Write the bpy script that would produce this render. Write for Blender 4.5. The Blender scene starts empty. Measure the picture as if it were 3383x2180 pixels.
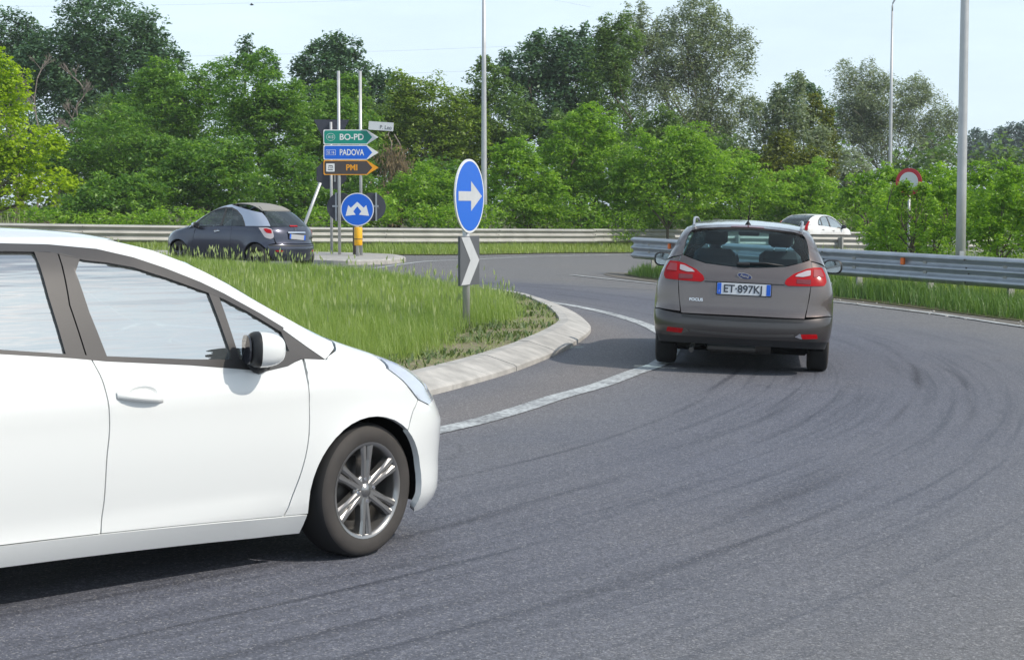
import bpy, bmesh, math, random
import numpy as np
from mathutils import Vector, Matrix
random.seed(7)
SC = bpy.context.scene
COL = SC.collection
R = math.radians

# ---------------------------------------------------------------- camera, sky, sun, exposure
cam_d = bpy.data.cameras.new('camera'); cam = bpy.data.objects.new('camera', cam_d); COL.objects.link(cam)
cam.location = (0, 0, 1.64)
cam.rotation_euler = (R(90 - 3.991), 0, 0)
cam_d.sensor_width = 36.0; cam_d.lens = 63.26; cam_d.clip_start = .1; cam_d.clip_end = 6000
SC.camera = cam
SUN_DIR = Vector((.93, -.36, 0)).normalized()          # towards the sun, on the ground
SUN_EL = 43.0
world = bpy.data.worlds.new('World'); SC.world = world; world.use_nodes = True
wn = world.node_tree.nodes; wl = world.node_tree.links; wn.clear()
sky = wn.new('ShaderNodeTexSky'); sky.sky_type = 'NISHITA'; sky.sun_disc = False
sky.sun_elevation = R(SUN_EL); sky.sun_rotation = math.atan2(SUN_DIR.x, SUN_DIR.y)
sky.air_density = 1.0; sky.dust_density = 2.2; sky.ozone_density = 1.2; sky.altitude = 20
# thin high cloud: pale veils over the blue, everywhere in the sky
tc = wn.new('ShaderNodeTexCoord'); mp = wn.new('ShaderNodeMapping'); mp.inputs['Scale'].default_value = (1.6, 1.6, 7.0)
cn = wn.new('ShaderNodeTexNoise'); cn.inputs['Scale'].default_value = 1.7; cn.inputs['Detail'].default_value = 7; cn.inputs['Roughness'].default_value = .62
cr = wn.new('ShaderNodeValToRGB'); cr.color_ramp.elements[0].position = .40; cr.color_ramp.elements[0].color = (.25, .25, .25, 1)
cr.color_ramp.elements[1].position = .62; cr.color_ramp.elements[1].color = (.98, .98, .98, 1)
cm = wn.new('ShaderNodeMixRGB'); cm.inputs[2].default_value = (7.5, 9.05, 10.3, 1)
bg = wn.new('ShaderNodeBackground'); bg.inputs['Strength'].default_value = .105
wo = wn.new('ShaderNodeOutputWorld')
# the veil is thickest towards the horizon and thins overhead
sz = wn.new('ShaderNodeSeparateXYZ'); el = wn.new('ShaderNodeMapRange'); el.inputs[1].default_value = .05; el.inputs[2].default_value = .85; el.inputs[3].default_value = 1.0; el.inputs[4].default_value = .62
inv = wn.new('ShaderNodeMapRange'); inv.inputs[1].default_value = .05; inv.inputs[2].default_value = .5; inv.inputs[3].default_value = .15; inv.inputs[4].default_value = 1.0
one = wn.new('ShaderNodeMixRGB'); one.inputs[1].default_value = (.95, .95, .95, 1); mu = wn.new('ShaderNodeMath'); mu.operation = 'MULTIPLY'
wl.new(tc.outputs['Generated'], sz.inputs[0]); wl.new(sz.outputs[2], el.inputs[0]); wl.new(sz.outputs[2], inv.inputs[0])
wl.new(tc.outputs['Generated'], mp.inputs[0]); wl.new(mp.outputs[0], cn.inputs['Vector']); wl.new(cn.outputs['Fac'], cr.inputs[0])
wl.new(inv.outputs[0], one.inputs[0]); wl.new(cr.outputs[0], one.inputs[2]); wl.new(one.outputs[0], mu.inputs[0]); wl.new(el.outputs[0], mu.inputs[1])
wl.new(mu.outputs[0], cm.inputs[0]); wl.new(sky.outputs[0], cm.inputs[1]); wl.new(cm.outputs[0], bg.inputs[0]); wl.new(bg.outputs[0], wo.inputs[0])
sun_d = bpy.data.lights.new('sun', 'SUN'); sun_d.energy = 3.0; sun_d.angle = R(.53); sun_d.color = (1.0, .93, .82)
sun = bpy.data.objects.new('sun', sun_d); COL.objects.link(sun)
ce = math.cos(R(SUN_EL))
to_sun = Vector((SUN_DIR.x*ce, SUN_DIR.y*ce, math.sin(R(SUN_EL))))
sun.rotation_euler = to_sun.to_track_quat('Z', 'Y').to_euler(); sun.location = to_sun*50
SC.view_settings.view_transform = 'Standard'; SC.view_settings.look = 'None'
SC.view_settings.gamma = 1.0; SC.view_settings.use_curve_mapping = False
SC.view_settings.exposure = 0.22
SC.render.engine = 'CYCLES'
SC.cycles.use_denoising = True; SC.cycles.max_bounces = 8; SC.cycles.transparent_max_bounces = 12
SC.cycles.diffuse_bounces = 3; SC.cycles.glossy_bounces = 4; SC.cycles.caustics_reflective = False; SC.cycles.caustics_refractive = False

# ---------------------------------------------------------------- helpers
def tag(o, label=None, cat=None, group=None, kind=None):
    for k, v in (('label', label), ('category', cat), ('group', group), ('kind', kind)):
        if v: o[k] = v
    return o
def empty(name, loc=(0, 0, 0), parent=None, mat=None):
    o = bpy.data.objects.new(name, None); COL.objects.link(o); o.empty_display_size = .2
    if mat is not None: o.matrix_world = mat
    else: o.location = loc
    if parent: o.parent = parent
    return o
def link(name, me, m=None, parent=None, loc=None):
    o = bpy.data.objects.new(name, me); COL.objects.link(o)
    if m is not None and len(me.materials) == 0: me.materials.append(m)
    if parent: o.parent = parent
    if loc is not None: o.location = loc
    return o
def arrays(name, V, Fc, smooth=False, tint=None, mat_idx=None):
    """mesh from numpy arrays; Fc = list of (n,k) index arrays"""
    if not isinstance(Fc, list): Fc = [Fc]
    me = bpy.data.meshes.new(name)
    V = np.asarray(V, np.float32); me.vertices.add(len(V)); me.vertices.foreach_set('co', V.ravel())
    nl = sum(f.size for f in Fc); nf = sum(len(f) for f in Fc)
    me.loops.add(nl); me.polygons.add(nf)
    me.loops.foreach_set('vertex_index', np.concatenate([f.ravel() for f in Fc]).astype(np.int32))
    tot = np.concatenate([np.full(len(f), f.shape[1]) for f in Fc]).astype(np.int32)
    me.polygons.foreach_set('loop_start', np.concatenate([[0], np.cumsum(tot)[:-1]]).astype(np.int32))
    if smooth: me.polygons.foreach_set('use_smooth', np.ones(nf, bool))
    if tint is not None:
        a = me.attributes.new('tint', 'FLOAT_COLOR', 'POINT')
        c = np.ones((len(V), 4), np.float32); c[:, :tint.shape[1]] = tint
        a.data.foreach_set('color', c.ravel())
    me.update(calc_edges=True); me.validate()
    return me
class MB:
    """collects simple shapes into one mesh"""
    def __init__(s): s.v = []; s.f = []; s.sm = []
    def add(s, vs, fs, smooth=False):
        b = len(s.v); s.v += [tuple(v) for v in vs]; s.f += [tuple(i+b for i in f) for f in fs]; s.sm += [smooth]*len(fs); return s
    def box(s, c, d, M=None, bev=0):
        x, y, z = d[0]/2, d[1]/2, d[2]/2
        if bev:
            b = min(bev, x*.9, y*.9, z*.9); vs = []; 
            for sz, ins in ((-z, b), (-z+b, 0), (z-b, 0), (z, b)):
                X, Y = x-ins, y-ins; k = b*.6 if ins == 0 else 0
                for px, py in ((X-k, -Y), (X, -Y+k), (X, Y-k), (X-k, Y), (-X+k, Y), (-X, Y-k), (-X, -Y+k), (-X+k, -Y)): vs.append((px, py, sz))
            fs = [tuple(range(7, -1, -1)), tuple(range(24, 32))]
            for r in range(3):
                for i in range(8): j = (i+1) % 8; fs.append((r*8+i, r*8+j, r*8+8+j, r*8+8+i))
        else:
            vs = [(a, b, e) for e in (-z, z) for a, b in ((-x, -y), (x, -y), (x, y), (-x, y))]
            fs = [(3, 2, 1, 0), (4, 5, 6, 7)] + [(i, (i+1) % 4, (i+1) % 4+4, i+4) for i in range(4)]
        vs = [Vector(v) for v in vs]
        if M is not None: vs = [M @ v for v in vs]
        return s.add([v + Vector(c) for v in vs], fs)
    def tube(s, pts, r, n=10, cap=True):
        pts = [Vector(p) for p in pts]; rs = r if isinstance(r, (list, tuple)) else [r]*len(pts)
        vs = []; up = Vector((0, 0, 1))
        for i, p in enumerate(pts):
            d = (pts[min(i+1, len(pts)-1)] - pts[max(i-1, 0)]).normalized()
            a = d.cross(up if abs(d.z) < .95 else Vector((1, 0, 0))).normalized(); b = d.cross(a)
            for k in range(n): t = 2*math.pi*k/n; vs.append(p + (a*math.cos(t) + b*math.sin(t))*rs[i])
        fs = [(i*n+k, i*n+(k+1) % n, (i+1)*n+(k+1) % n, (i+1)*n+k) for i in range(len(pts)-1) for k in range(n)]
        s.add(vs, fs, True)
        if cap:
            b = len(s.v) - len(vs)
            s.f += [tuple(b+k for k in range(n))[::-1], tuple(b+(len(pts)-1)*n+k for k in range(n))]; s.sm += [False, False]
        return s
    def lathe(s, prof, n=32, axis='Y', c=(0, 0, 0), close=False):
        """prof: (r, h) pairs round an axis"""
        vs = []
        for r, h in prof:
            for k in range(n):
                t = 2*math.pi*k/n; a, b = r*math.cos(t), r*math.sin(t)
                vs.append({'Y': (a, h, b), 'Z': (a, b, h), 'X': (h, a, b)}[axis])
        m = len(prof); rng = m if close else m-1
        fs = [(i*n+k, i*n+(k+1) % n, ((i+1) % m)*n+(k+1) % n, ((i+1) % m)*n+k) for i in range(rng) for k in range(n)]
        return s.add([Vector(v)+Vector(c) for v in vs], fs, True)
    def prism(s, poly, t, M=None):
        """flat outline (x,z) facing -y, thickness t behind"""
        n = len(poly); vs = [Vector((x, 0, z)) for x, z in poly] + [Vector((x, t, z)) for x, z in poly]
        if M is not None: vs = [M @ v for v in vs]
        return s.add(vs, [tuple(range(n)), tuple(range(2*n-1, n-1, -1))] + [(i, i+n, (i+1) % n+n, (i+1) % n) for i in range(n)])
    def mesh(s, name):
        me = bpy.data.meshes.new(name); me.from_pydata([tuple(v) for v in s.v], [], s.f); me.update()
        me.polygons.foreach_set('use_smooth', s.sm)
        bm = bmesh.new(); bm.from_mesh(me); bmesh.ops.recalc_face_normals(bm, faces=bm.faces); bm.to_mesh(me); bm.free()
        return me
    def build(s, name, m, parent=None, loc=None): return link(name, s.mesh(name), m, parent, loc)
def spline(pts, step=None, n=12, closed=False):
    pts = [np.array(p, float) for p in pts]; out = []; N = len(pts)
    rng = N if closed else N-1
    for i in range(rng):
        p0 = pts[(i-1) % N] if closed or i > 0 else 2*pts[0]-pts[1]
        p1, p2 = pts[i], pts[(i+1) % N]
        p3 = pts[(i+2) % N] if closed or i+2 < N else 2*pts[-1]-pts[-2]
        m = max(2, int(np.linalg.norm(p2-p1)/step)) if step else n
        for k in range(m):
            t = k/m; out.append(.5*((2*p1)+(-p0+p2)*t+(2*p0-5*p1+4*p2-p3)*t*t+(-p0+3*p1-3*p2+p3)*t**3))
    if not closed: out.append(pts[-1])
    return np.array(out)

# ---------------------------------------------------------------- materials
def new_mat(name):
    m = bpy.data.materials.new(name); m.use_nodes = True
    return m, m.node_tree.nodes, m.node_tree.links, m.node_tree.nodes['Principled BSDF']
def simple(name, col, rough=.5, metal=0., spec=.5, coat=0., noise=0., nscale=8., bump=0.):
    m, n, l, p = new_mat(name)
    p.inputs['Base Color'].default_value = (*col, 1); p.inputs['Roughness'].default_value = rough
    p.inputs['Metallic'].default_value = metal; p.inputs['Specular IOR Level'].default_value = spec
    p.inputs['Coat Weight'].default_value = coat; p.inputs['Coat Roughness'].default_value = .04
    if noise or bump:
        tc = n.new('ShaderNodeTexCoord'); t = n.new('ShaderNodeTexNoise'); t.inputs['Scale'].default_value = nscale; t.inputs['Detail'].default_value = 5
        l.new(tc.outputs['Object'], t.inputs['Vector'])
        if noise:
            x = n.new('ShaderNodeMixRGB'); x.blend_type = 'MULTIPLY'; x.inputs[1].default_value = (*col, 1); x.inputs[0].default_value = 1
            r = n.new('ShaderNodeMapRange'); r.inputs[1].default_value = .3; r.inputs[2].default_value = .7; r.inputs[3].default_value = 1-noise; r.inputs[4].default_value = 1+noise*.6
            l.new(t.outputs['Fac'], r.inputs[0]); l.new(r.outputs[0], x.inputs[2]); l.new(x.outputs[0], p.inputs['Base Color'])
            r2 = n.new('ShaderNodeMapRange'); r2.inputs[3].default_value = max(.02, rough-.08); r2.inputs[4].default_value = min(1, rough+.12)
            l.new(t.outputs['Fac'], r2.inputs[0]); l.new(r2.outputs[0], p.inputs['Roughness'])
        if bump:
            b = n.new('ShaderNodeBump'); b.inputs['Strength'].default_value = bump; b.inputs['Distance'].default_value = .01
            l.new(t.outputs['Fac'], b.inputs['Height']); l.new(b.outputs[0], p.inputs['Normal'])
    return m
def glass_mat(name, tint, trans, gloss, film, wave=0.):
    """car window: partly see-through, partly mirror-like, a pale film for dust or painted-in reflection"""
    m, n, l, p = new_mat(name); n.remove(p); o = n['Material Output']
    t = n.new('ShaderNodeBsdfTransparent'); t.inputs[0].default_value = (*tint, 1)
    g = n.new('ShaderNodeBsdfGlossy'); g.inputs['Roughness'].default_value = .02; g.inputs[0].default_value = (.93, .97, .96, 1)
    d = n.new('ShaderNodeBsdfDiffuse'); d.inputs[0].default_value = (.5, .52, .5, 1)
    lw = n.new('ShaderNodeLayerWeight'); lw.inputs[0].default_value = .25
    pw = n.new('ShaderNodeMath'); pw.operation = 'POWER'; pw.inputs[1].default_value = 4.5; lw.inputs[0].default_value = .5
    mr = n.new('ShaderNodeMapRange'); mr.inputs[3].default_value = gloss; mr.inputs[4].default_value = 1.0
    m1 = n.new('ShaderNodeMixShader'); m2 = n.new('ShaderNodeMixShader'); m2.inputs[0].default_value = film
    dk = n.new('ShaderNodeBsdfDiffuse'); dk.inputs[0].default_value = (.012, .015, .018, 1)
    m0 = n.new('ShaderNodeMixShader'); m0.inputs[0].default_value = trans
    l.new(dk.outputs[0], m0.inputs[1]); l.new(t.outputs[0], m0.inputs[2])
    l.new(lw.outputs['Facing'], pw.inputs[0]); l.new(pw.outputs[0], mr.inputs[0]); l.new(mr.outputs[0], m1.inputs[0]); l.new(m0.outputs[0], m1.inputs[1]); l.new(g.outputs[0], m1.inputs[2])
    l.new(m1.outputs[0], m2.inputs[1]); l.new(d.outputs[0], m2.inputs[2]); l.new(m2.outputs[0], o.inputs['Surface'])
    if wave:
        tc = n.new('ShaderNodeTexCoord'); mp = n.new('ShaderNodeMapping'); mp.inputs['Scale'].default_value = (.45, 1, 9)
        w = n.new('ShaderNodeTexNoise'); w.inputs['Scale'].default_value = 2.4; w.inputs['Detail'].default_value = 2.5
        b = n.new('ShaderNodeBump'); b.inputs['Strength'].default_value = wave; b.inputs['Distance'].default_value = .05
        l.new(tc.outputs['Object'], mp.inputs[0]); l.new(mp.outputs[0], w.inputs['Vector']); l.new(w.outputs['Fac'], b.inputs['Height']); l.new(b.outputs[0], g.inputs['Normal'])
    return m
def leaf_mat(name, a, b, trans=.35):
    m, n, l, p = new_mat(name); n.remove(p); o = n['Material Output']
    at = n.new('ShaderNodeAttribute'); at.attribute_name = 'tint'
    sp = n.new('ShaderNodeSeparateColor'); l.new(at.outputs['Color'], sp.inputs[0])
    mx = n.new('ShaderNodeMixRGB'); mx.inputs[1].default_value = (*a, 1); mx.inputs[2].default_value = (*b, 1); l.new(sp.outputs[0], mx.inputs[0])
    d = n.new('ShaderNodeBsdfDiffuse'); t = n.new('ShaderNodeBsdfTranslucent'); g = n.new('ShaderNodeBsdfGlossy'); g.inputs['Roughness'].default_value = .45
    br = n.new('ShaderNodeMixRGB'); br.blend_type = 'MULTIPLY'; br.inputs[0].default_value = 1; br.inputs[2].default_value = (1.25, 1.3, .6, 1); l.new(mx.outputs[0], br.inputs[1])
    l.new(mx.outputs[0], d.inputs[0]); l.new(br.outputs[0], t.inputs[0])
    s1 = n.new('ShaderNodeMixShader'); s1.inputs[0].default_value = trans; l.new(d.outputs[0], s1.inputs[1]); l.new(t.outputs[0], s1.inputs[2])
    s2 = n.new('ShaderNodeMixShader'); s2.inputs[0].default_value = .035; l.new(s1.outputs[0], s2.inputs[1]); l.new(g.outputs[0], s2.inputs[2])
    l.new(s2.outputs[0], o.inputs['Surface']); return m

M = dict(
    galv=simple('galvanised steel', (.40, .43, .47), .42, .6, noise=.14, nscale=3.0),  # blue tint puts the near rail's shaded, sky-lit look into the colour
    galv_rail=simple('weathered galvanised rail', (.40, .395, .37), .55, .25, noise=.16, nscale=2.2),
    pole=simple('pole steel', (.52, .53, .54), .45, .45, noise=.08, nscale=5),
    concrete=simple('kerb concrete', (.42, .405, .38), .85, noise=.26, nscale=5., bump=.3),
    isle=simple('island concrete', (.36, .35, .33), .9, noise=.2, nscale=3., bump=.2),
    signblue=simple('sign blue', (.012, .13, .62), .35, spec=.4),
    signdir=simple('direction sign blue', (.006, .12, .62), .4, spec=.4),
    signgreen=simple('direction sign green', (.005, .25, .19), .4, spec=.4),
    signbrown=simple('direction sign brown', (.062, .052, .052), .4, spec=.4),
    signorange=simple('sign orange', (.78, .33, .01), .4),
    signwhite=simple('sign white', (.72, .74, .75), .4),
    signpale=simple('weathered sign white', (.52, .54, .56), .5, noise=.06),
    signgrey=simple('sign dark grey', (.10, .105, .115), .45, noise=.08),
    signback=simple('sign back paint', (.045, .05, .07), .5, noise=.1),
    signred=simple('sign red', (.55, .03, .05), .4),
    yellow=simple('marker yellow', (.85, .44, .01), .45),
    orange=simple('reflector orange', (.85, .16, .01), .35),
    ink=simple('sign ink', (.05, .06, .08), .5),
    black=simple('black plastic', (.016, .017, .019), .5, noise=.15, nscale=20),
    trim=simple('satin black trim', (.062, .058, .057), .34),
    rubber=simple('tyre rubber', (.050, .045, .042), .75, noise=.2, nscale=12),
    tread=simple('tyre tread', (.014, .014, .015), .85),
    alloy=simple('alloy', (.34, .335, .33), .28, .8),
    steel=simple('dark steel', (.10, .095, .09), .5, .6),
    well=simple('wheel well', (.008, .008, .009), .95, spec=.1),
    seat=simple('seat cloth', (.055, .06, .07), .9),
    dash=simple('dashboard', (.03, .032, .035), .7),
    chrome=simple('chrome', (.75, .75, .77), .12, 1.),
    lamppink=simple('pink lamp lens', (.30, .055, .065), .14, spec=.35),
    lampwhite=simple('clear lamp lens', (.44, .40, .42), .12, .1, coat=1.),
    lampred=simple('red lamp lens', (.36, .0015, .005), .16, spec=.3),
    lampdeep=simple('deep red lens', (.16, .004, .008), .15, coat=1.),
    hl=simple('headlamp lens', (.62, .66, .74), .10, .35, coat=1.),
    plate=simple('plate white', (.70, .73, .77), .4),
    plategrey=simple('dirty plate', (.42, .43, .45), .5),
    plateblue=simple('plate blue', (.01, .12, .65), .4),
    badge=simple('badge blue', (.01, .03, .16), .25, coat=1.),
    mirrorsilver=simple('silvered mirror glass', (.55, .60, .62), .06, 1.),
    mirrorglass=simple('mirror glass', (.02, .022, .03), .05, spec=.6),
    white=simple('white paint', (.77, .79, .785), .30, spec=.5, coat=1.),
    white2=simple('distant white paint', (.78, .78, .78), .35, coat=1.),
    taupe=simple('taupe metallic paint', (.165, .135, .125), .25, .70, coat=1.),
    taupeshade=simple('shade darkened bumper paint', (.062, .055, .054), .32, .5, coat=.6),  # body paint with the bumper's downward-facing shade put into the colour
    navy=simple('slate blue metallic paint', (.045, .050, .078), .28, .6, coat=1.),
    skypillar=simple('slate pillar paint with painted sky', (.42, .47, .58), .30, .4, coat=1.),  # slate body paint with its sky reflection put into the colour
    canvas=simple('canvas hood', (.25, .245, .23), .95, bump=.2, nscale=60),
    skin=simple('skin', (.42, .24, .17), .6), hair=simple('dark hair', (.012, .010, .009), .7), shirt=simple('pale shirt', (.45, .45, .43), .9), shirt2=simple('dark shirt', (.05, .055, .07), .9),
    bark=simple('bark', (.12, .10, .075), .95, noise=.3, nscale=3), palebark=simple('pale bark', (.30, .27, .21), .9, noise=.25, nscale=3), deadbark=simple('dead grey wood', (.26, .22, .19), .9),
    dry=simple('dead leaves', (.20, .15, .08), .95),
    gl_white=glass_mat('bright side glass', (.75, .9, .87), .42, .62, .07, .20),
    gl_rear=glass_mat('rear glass', (.74, .95, .97), .90, .035, .008),
    gl_dark=glass_mat('privacy glass', (.6, .72, .78), .55, .08, .012),
    gl_far=glass_mat('far car glass', (.7, .8, .8), .5, .55, .16),  # whitish film stands in for bright reflections on the far windows
)
# ---------------------------------------------------------------- terrain
def gz(x):
    x = np.asarray(x, float)
    return -0.0205*np.clip(x, -40, 15) - 0.039*np.clip(np.minimum((x-1)/3, (7-x)/3), 0, 1)
def gzf(x): return float(gz(x))
def sheet(name, poly, off, m, kind='structure'):
    bm = bmesh.new(); f = bm.faces.new([bm.verts.new((x, y, 0)) for x, y in poly])
    for bx in (-40, 1, 4, 7, 15):
        bmesh.ops.bisect_plane(bm, geom=bm.verts[:]+bm.edges[:]+bm.faces[:], plane_co=(bx, 0, 0), plane_no=(1, 0, 0), dist=1e-5)
    bmesh.ops.triangulate(bm, faces=bm.faces[:])
    for v in bm.verts: v.co.z = gzf(v.co.x) + off
    bmesh.ops.recalc_face_normals(bm, faces=bm.faces)
    me = bpy.data.meshes.new(name); bm.to_mesh(me); bm.free()
    if sum(p.normal.z for p in me.polygons) < 0: me.flip_normals()
    return tag(link(name, me, m), kind=kind)
def strip(name, path, w, off, m):
    P = np.asarray(path); d = np.gradient(P, axis=0); d /= np.linalg.norm(d, axis=1)[:, None]; nrm = np.stack([-d[:, 1], d[:, 0]], 1)
    A, B = P+nrm*w/2, P-nrm*w/2; n = len(P)
    V = np.zeros((2*n, 3)); V[:n, :2] = A; V[n:, :2] = B; V[:, 2] = gz(V[:, 0]) + off
    i = np.arange(n-1); return tag(link(name, arrays(name, V, np.stack([i+n, i+n+1, i+1, i], 1)), m), kind='structure')

def ground_mat(name, a, b, c, s1=.6, s2=9., bump=.5):
    m, n, l, p = new_mat(name); p.inputs['Roughness'].default_value = .95; p.inputs['Specular IOR Level'].default_value = .1
    tc = n.new('ShaderNodeTexCoord'); t1 = n.new('ShaderNodeTexNoise'); t1.inputs['Scale'].default_value = s1; t1.inputs['Detail'].default_value = 6
    t2 = n.new('ShaderNodeTexNoise'); t2.inputs['Scale'].default_value = s2; t2.inputs['Detail'].default_value = 8
    for t in (t1, t2): l.new(tc.outputs['Object'], t.inputs['Vector'])
    r = n.new('ShaderNodeValToRGB'); e = r.color_ramp.elements; e[0].position = .35; e[0].color = (*a, 1); e[1].position = .65; e[1].color = (*b, 1)
    l.new(t1.outputs['Fac'], r.inputs[0]); x = n.new('ShaderNodeMixRGB'); x.inputs[2].default_value = (*c, 1)
    r2 = n.new('ShaderNodeMapRange'); r2.inputs[1].default_value = .45; r2.inputs[2].default_value = .7; l.new(t2.outputs['Fac'], r2.inputs[0])
    l.new(r2.outputs[0], x.inputs[0]); l.new(r.outputs[0], x.inputs[1]); l.new(x.outputs[0], p.inputs['Base Color'])
    bp = n.new('ShaderNodeBump'); bp.inputs['Strength'].default_value = bump; bp.inputs['Distance'].default_value = .03; l.new(t2.outputs['Fac'], bp.inputs['Height']); l.new(bp.outputs[0], p.inputs['Normal'])
    return m

def asphalt_mat():
    m, n, l, p = new_mat('asphalt'); p.inputs['Specular IOR Level'].default_value = .35
    def N(t, **k):
        q = n.new(t)
        for a, b in k.items(): setattr(q, a, b)
        return q
    def math_(op, a, b=None, c=None):
        q = N('ShaderNodeMath', operation=op)
        for i, v in enumerate((a, b, c)):
            if v is None: continue
            if isinstance(v, (int, float)): q.inputs[i].default_value = v
            else: l.new(v, q.inputs[i])
        return q.outputs[0]
    def noise(vec, s, d=4, rough=.55):
        t = N('ShaderNodeTexNoise'); t.inputs['Scale'].default_value = s; t.inputs['Detail'].default_value = d; t.inputs['Roughness'].default_value = rough
        l.new(vec, t.inputs['Vector']); return t.outputs['Fac']
    def rng(v, a, b, c, d):
        q = N('ShaderNodeMapRange'); l.new(v, q.inputs[0])
        for i, k in enumerate((a, b, c, d)): q.inputs[i+1].default_value = k
        return q.outputs[0]
    def mix(f, a, b, bt='MIX'):
        q = N('ShaderNodeMixRGB', blend_type=bt)
        for i, v in enumerate((f, a, b)):
            if isinstance(v, (int, float)): q.inputs[i].default_value = v if i == 0 else (v, v, v, 1)
            elif isinstance(v, tuple): q.inputs[i].default_value = (*v, 1)
            else: l.new(v, q.inputs[i])
        return q.outputs[0]
    tc = N('ShaderNodeTexCoord').outputs['Object']
    sx = N('ShaderNodeSeparateXYZ'); l.new(tc, sx.inputs[0]); X, Y = sx.outputs[0], sx.outputs[1]
    # wheel tracks circle the roundabout: polar coordinates about its centre
    dx, dy = math_('SUBTRACT', X, -19.77), math_('SUBTRACT', Y, 22.15)
    rad = math_('SQRT', math_('ADD', math_('MULTIPLY', dx, dx), math_('MULTIPLY', dy, dy)))
    ang = math_('ARCTAN2', dy, dx)
    pv = N('ShaderNodeCombineXYZ'); l.new(rad, pv.inputs[0]); l.new(math_('MULTIPLY', ang, 2.2), pv.inputs[1])
    pv2 = N('ShaderNodeCombineXYZ'); l.new(math_('MULTIPLY', rad, 5.5), pv2.inputs[0]); l.new(math_('MULTIPLY', ang, 3.5), pv2.inputs[1])
    wob = math_('MULTIPLY', math_('SUBTRACT', noise(pv.outputs[0], .9, 2), .5), 1.5)
    rw = math_('ADD', rad, wob)
    def band(r0, w, src=rw):
        q = math_('DIVIDE', math_('SUBTRACT', src, r0), w); return math_('POWER', 2.718, math_('MULTIPLY', -1, math_('MULTIPLY', q, q)))
    streak = rng(noise(pv2.outputs[0], 1.0, 5, .6), .52, .68, 0, 1)
    fine = noise(tc, 210, 2, .7); mid = noise(tc, 60, 3, .7); patch = noise(tc, .45, 5); big = noise(tc, .16, 3)
    def cells(sc_):
        v = N('ShaderNodeTexVoronoi'); v.inputs['Scale'].default_value = sc_; l.new(tc, v.inputs['Vector']); q = N('ShaderNodeSeparateColor'); l.new(v.outputs['Color'], q.inputs[0]); return q.outputs[0]
    st_a, st_b = cells(165), cells(78)
    base = mix(rng(patch, .35, .65, 0, 1), (.126, .131, .152), (.152, .154, .169))
    base = mix(math_('MULTIPLY', rng(rad, 25.2, 27.0, 0, 1), .9), base, (.158, .157, .160))     # little driven outer side
    base = mix(math_('MULTIPLY', band(23.8, 1.6), .8), base, (.106, .113, .146))      # polished blue-grey driving band
    base = mix(math_('MULTIPLY', rng(big, .5, .7, 0, 1), .30), base, (.175, .163, .153))
    warm = band(21.0, .5, rad); base = mix(math_('MULTIPLY', warm, .35), base, (.215, .180, .152))
    pv3 = N('ShaderNodeCombineXYZ'); l.new(math_('MULTIPLY', rad, 13), pv3.inputs[0]); l.new(math_('MULTIPLY', ang, 5), pv3.inputs[1])
    streak2 = rng(noise(pv3.outputs[0], 1.0, 4, .6), .53, .66, 0, 1)
    sk = math_('MULTIPLY', math_('ADD', band(23.4, 1.0), math_('MULTIPLY', band(25.0, 1.0), .9)), math_('MULTIPLY', math_('ADD', streak, streak2), .6))
    base = mix(math_('MULTIPLY', sk, .85), base, (.046, .050, .068))
    tyre = math_('MULTIPLY', math_('ADD', math_('ADD', band(24.42, .055), band(24.75, .05)), math_('ADD', band(23.35, .05), band(22.6, .04))), rng(noise(pv.outputs[0], 1.7, 3), .44, .62, 0, 1))
    base = mix(math_('MULTIPLY', tyre, .85), base, (.042, .044, .058))
    base = mix(1.0, base, rng(st_a, 0, 1, .66, 1.34), 'MULTIPLY'); base = mix(1.0, base, rng(st_b, 0, 1, .84, 1.16), 'MULTIPLY')
    base = mix(1.0, base, rng(mid, .3, .7, .78, 1.22), 'MULTIPLY'); base = mix(1.0, base, rng(noise(tc, 22, 4, .75), .3, .7, .86, 1.14), 'MULTIPLY')
    chips = rng(st_a, .955, .97, 0, 1); base = mix(math_('MULTIPLY', chips, .45), base, (.42, .41, .40))
    chips2 = rng(st_b, .965, .975, 0, 1); base = mix(math_('MULTIPLY', chips2, .28), base, (.38, .37, .36))
    # old tar seams
    vo = N('ShaderNodeTexVoronoi', feature='DISTANCE_TO_EDGE'); vo.inputs['Scale'].default_value = .22
    wv = N('ShaderNodeVectorMath', operation='ADD'); nt = N('ShaderNodeTexNoise'); nt.inputs['Scale'].default_value = 1.2; nt.inputs['Detail'].default_value = 6; l.new(tc, nt.inputs['Vector'])
    l.new(tc, wv.inputs[0]); l.new(nt.outputs['Color'], wv.inputs[1]); l.new(wv.outputs[0], vo.inputs['Vector'])
    crack = math_('MULTIPLY', rng(vo.outputs['Distance'], 0, .004, 1, 0), rng(big, .45, .6, 0, .45))
    base = mix(crack, base, (.03, .03, .033))
    l.new(base, p.inputs['Base Color']); l.new(rng(sk, 0, 1, .80, .62), p.inputs['Roughness'])
    h = math_('ADD', math_('MULTIPLY', st_a, .8), math_('MULTIPLY', mid, .9)); b = N('ShaderNodeBump'); b.inputs['Strength'].default_value = .55; b.inputs['Distance'].default_value = .012
    l.new(h, b.inputs['Height']); l.new(b.outputs[0], p.inputs['Normal']); return m
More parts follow.
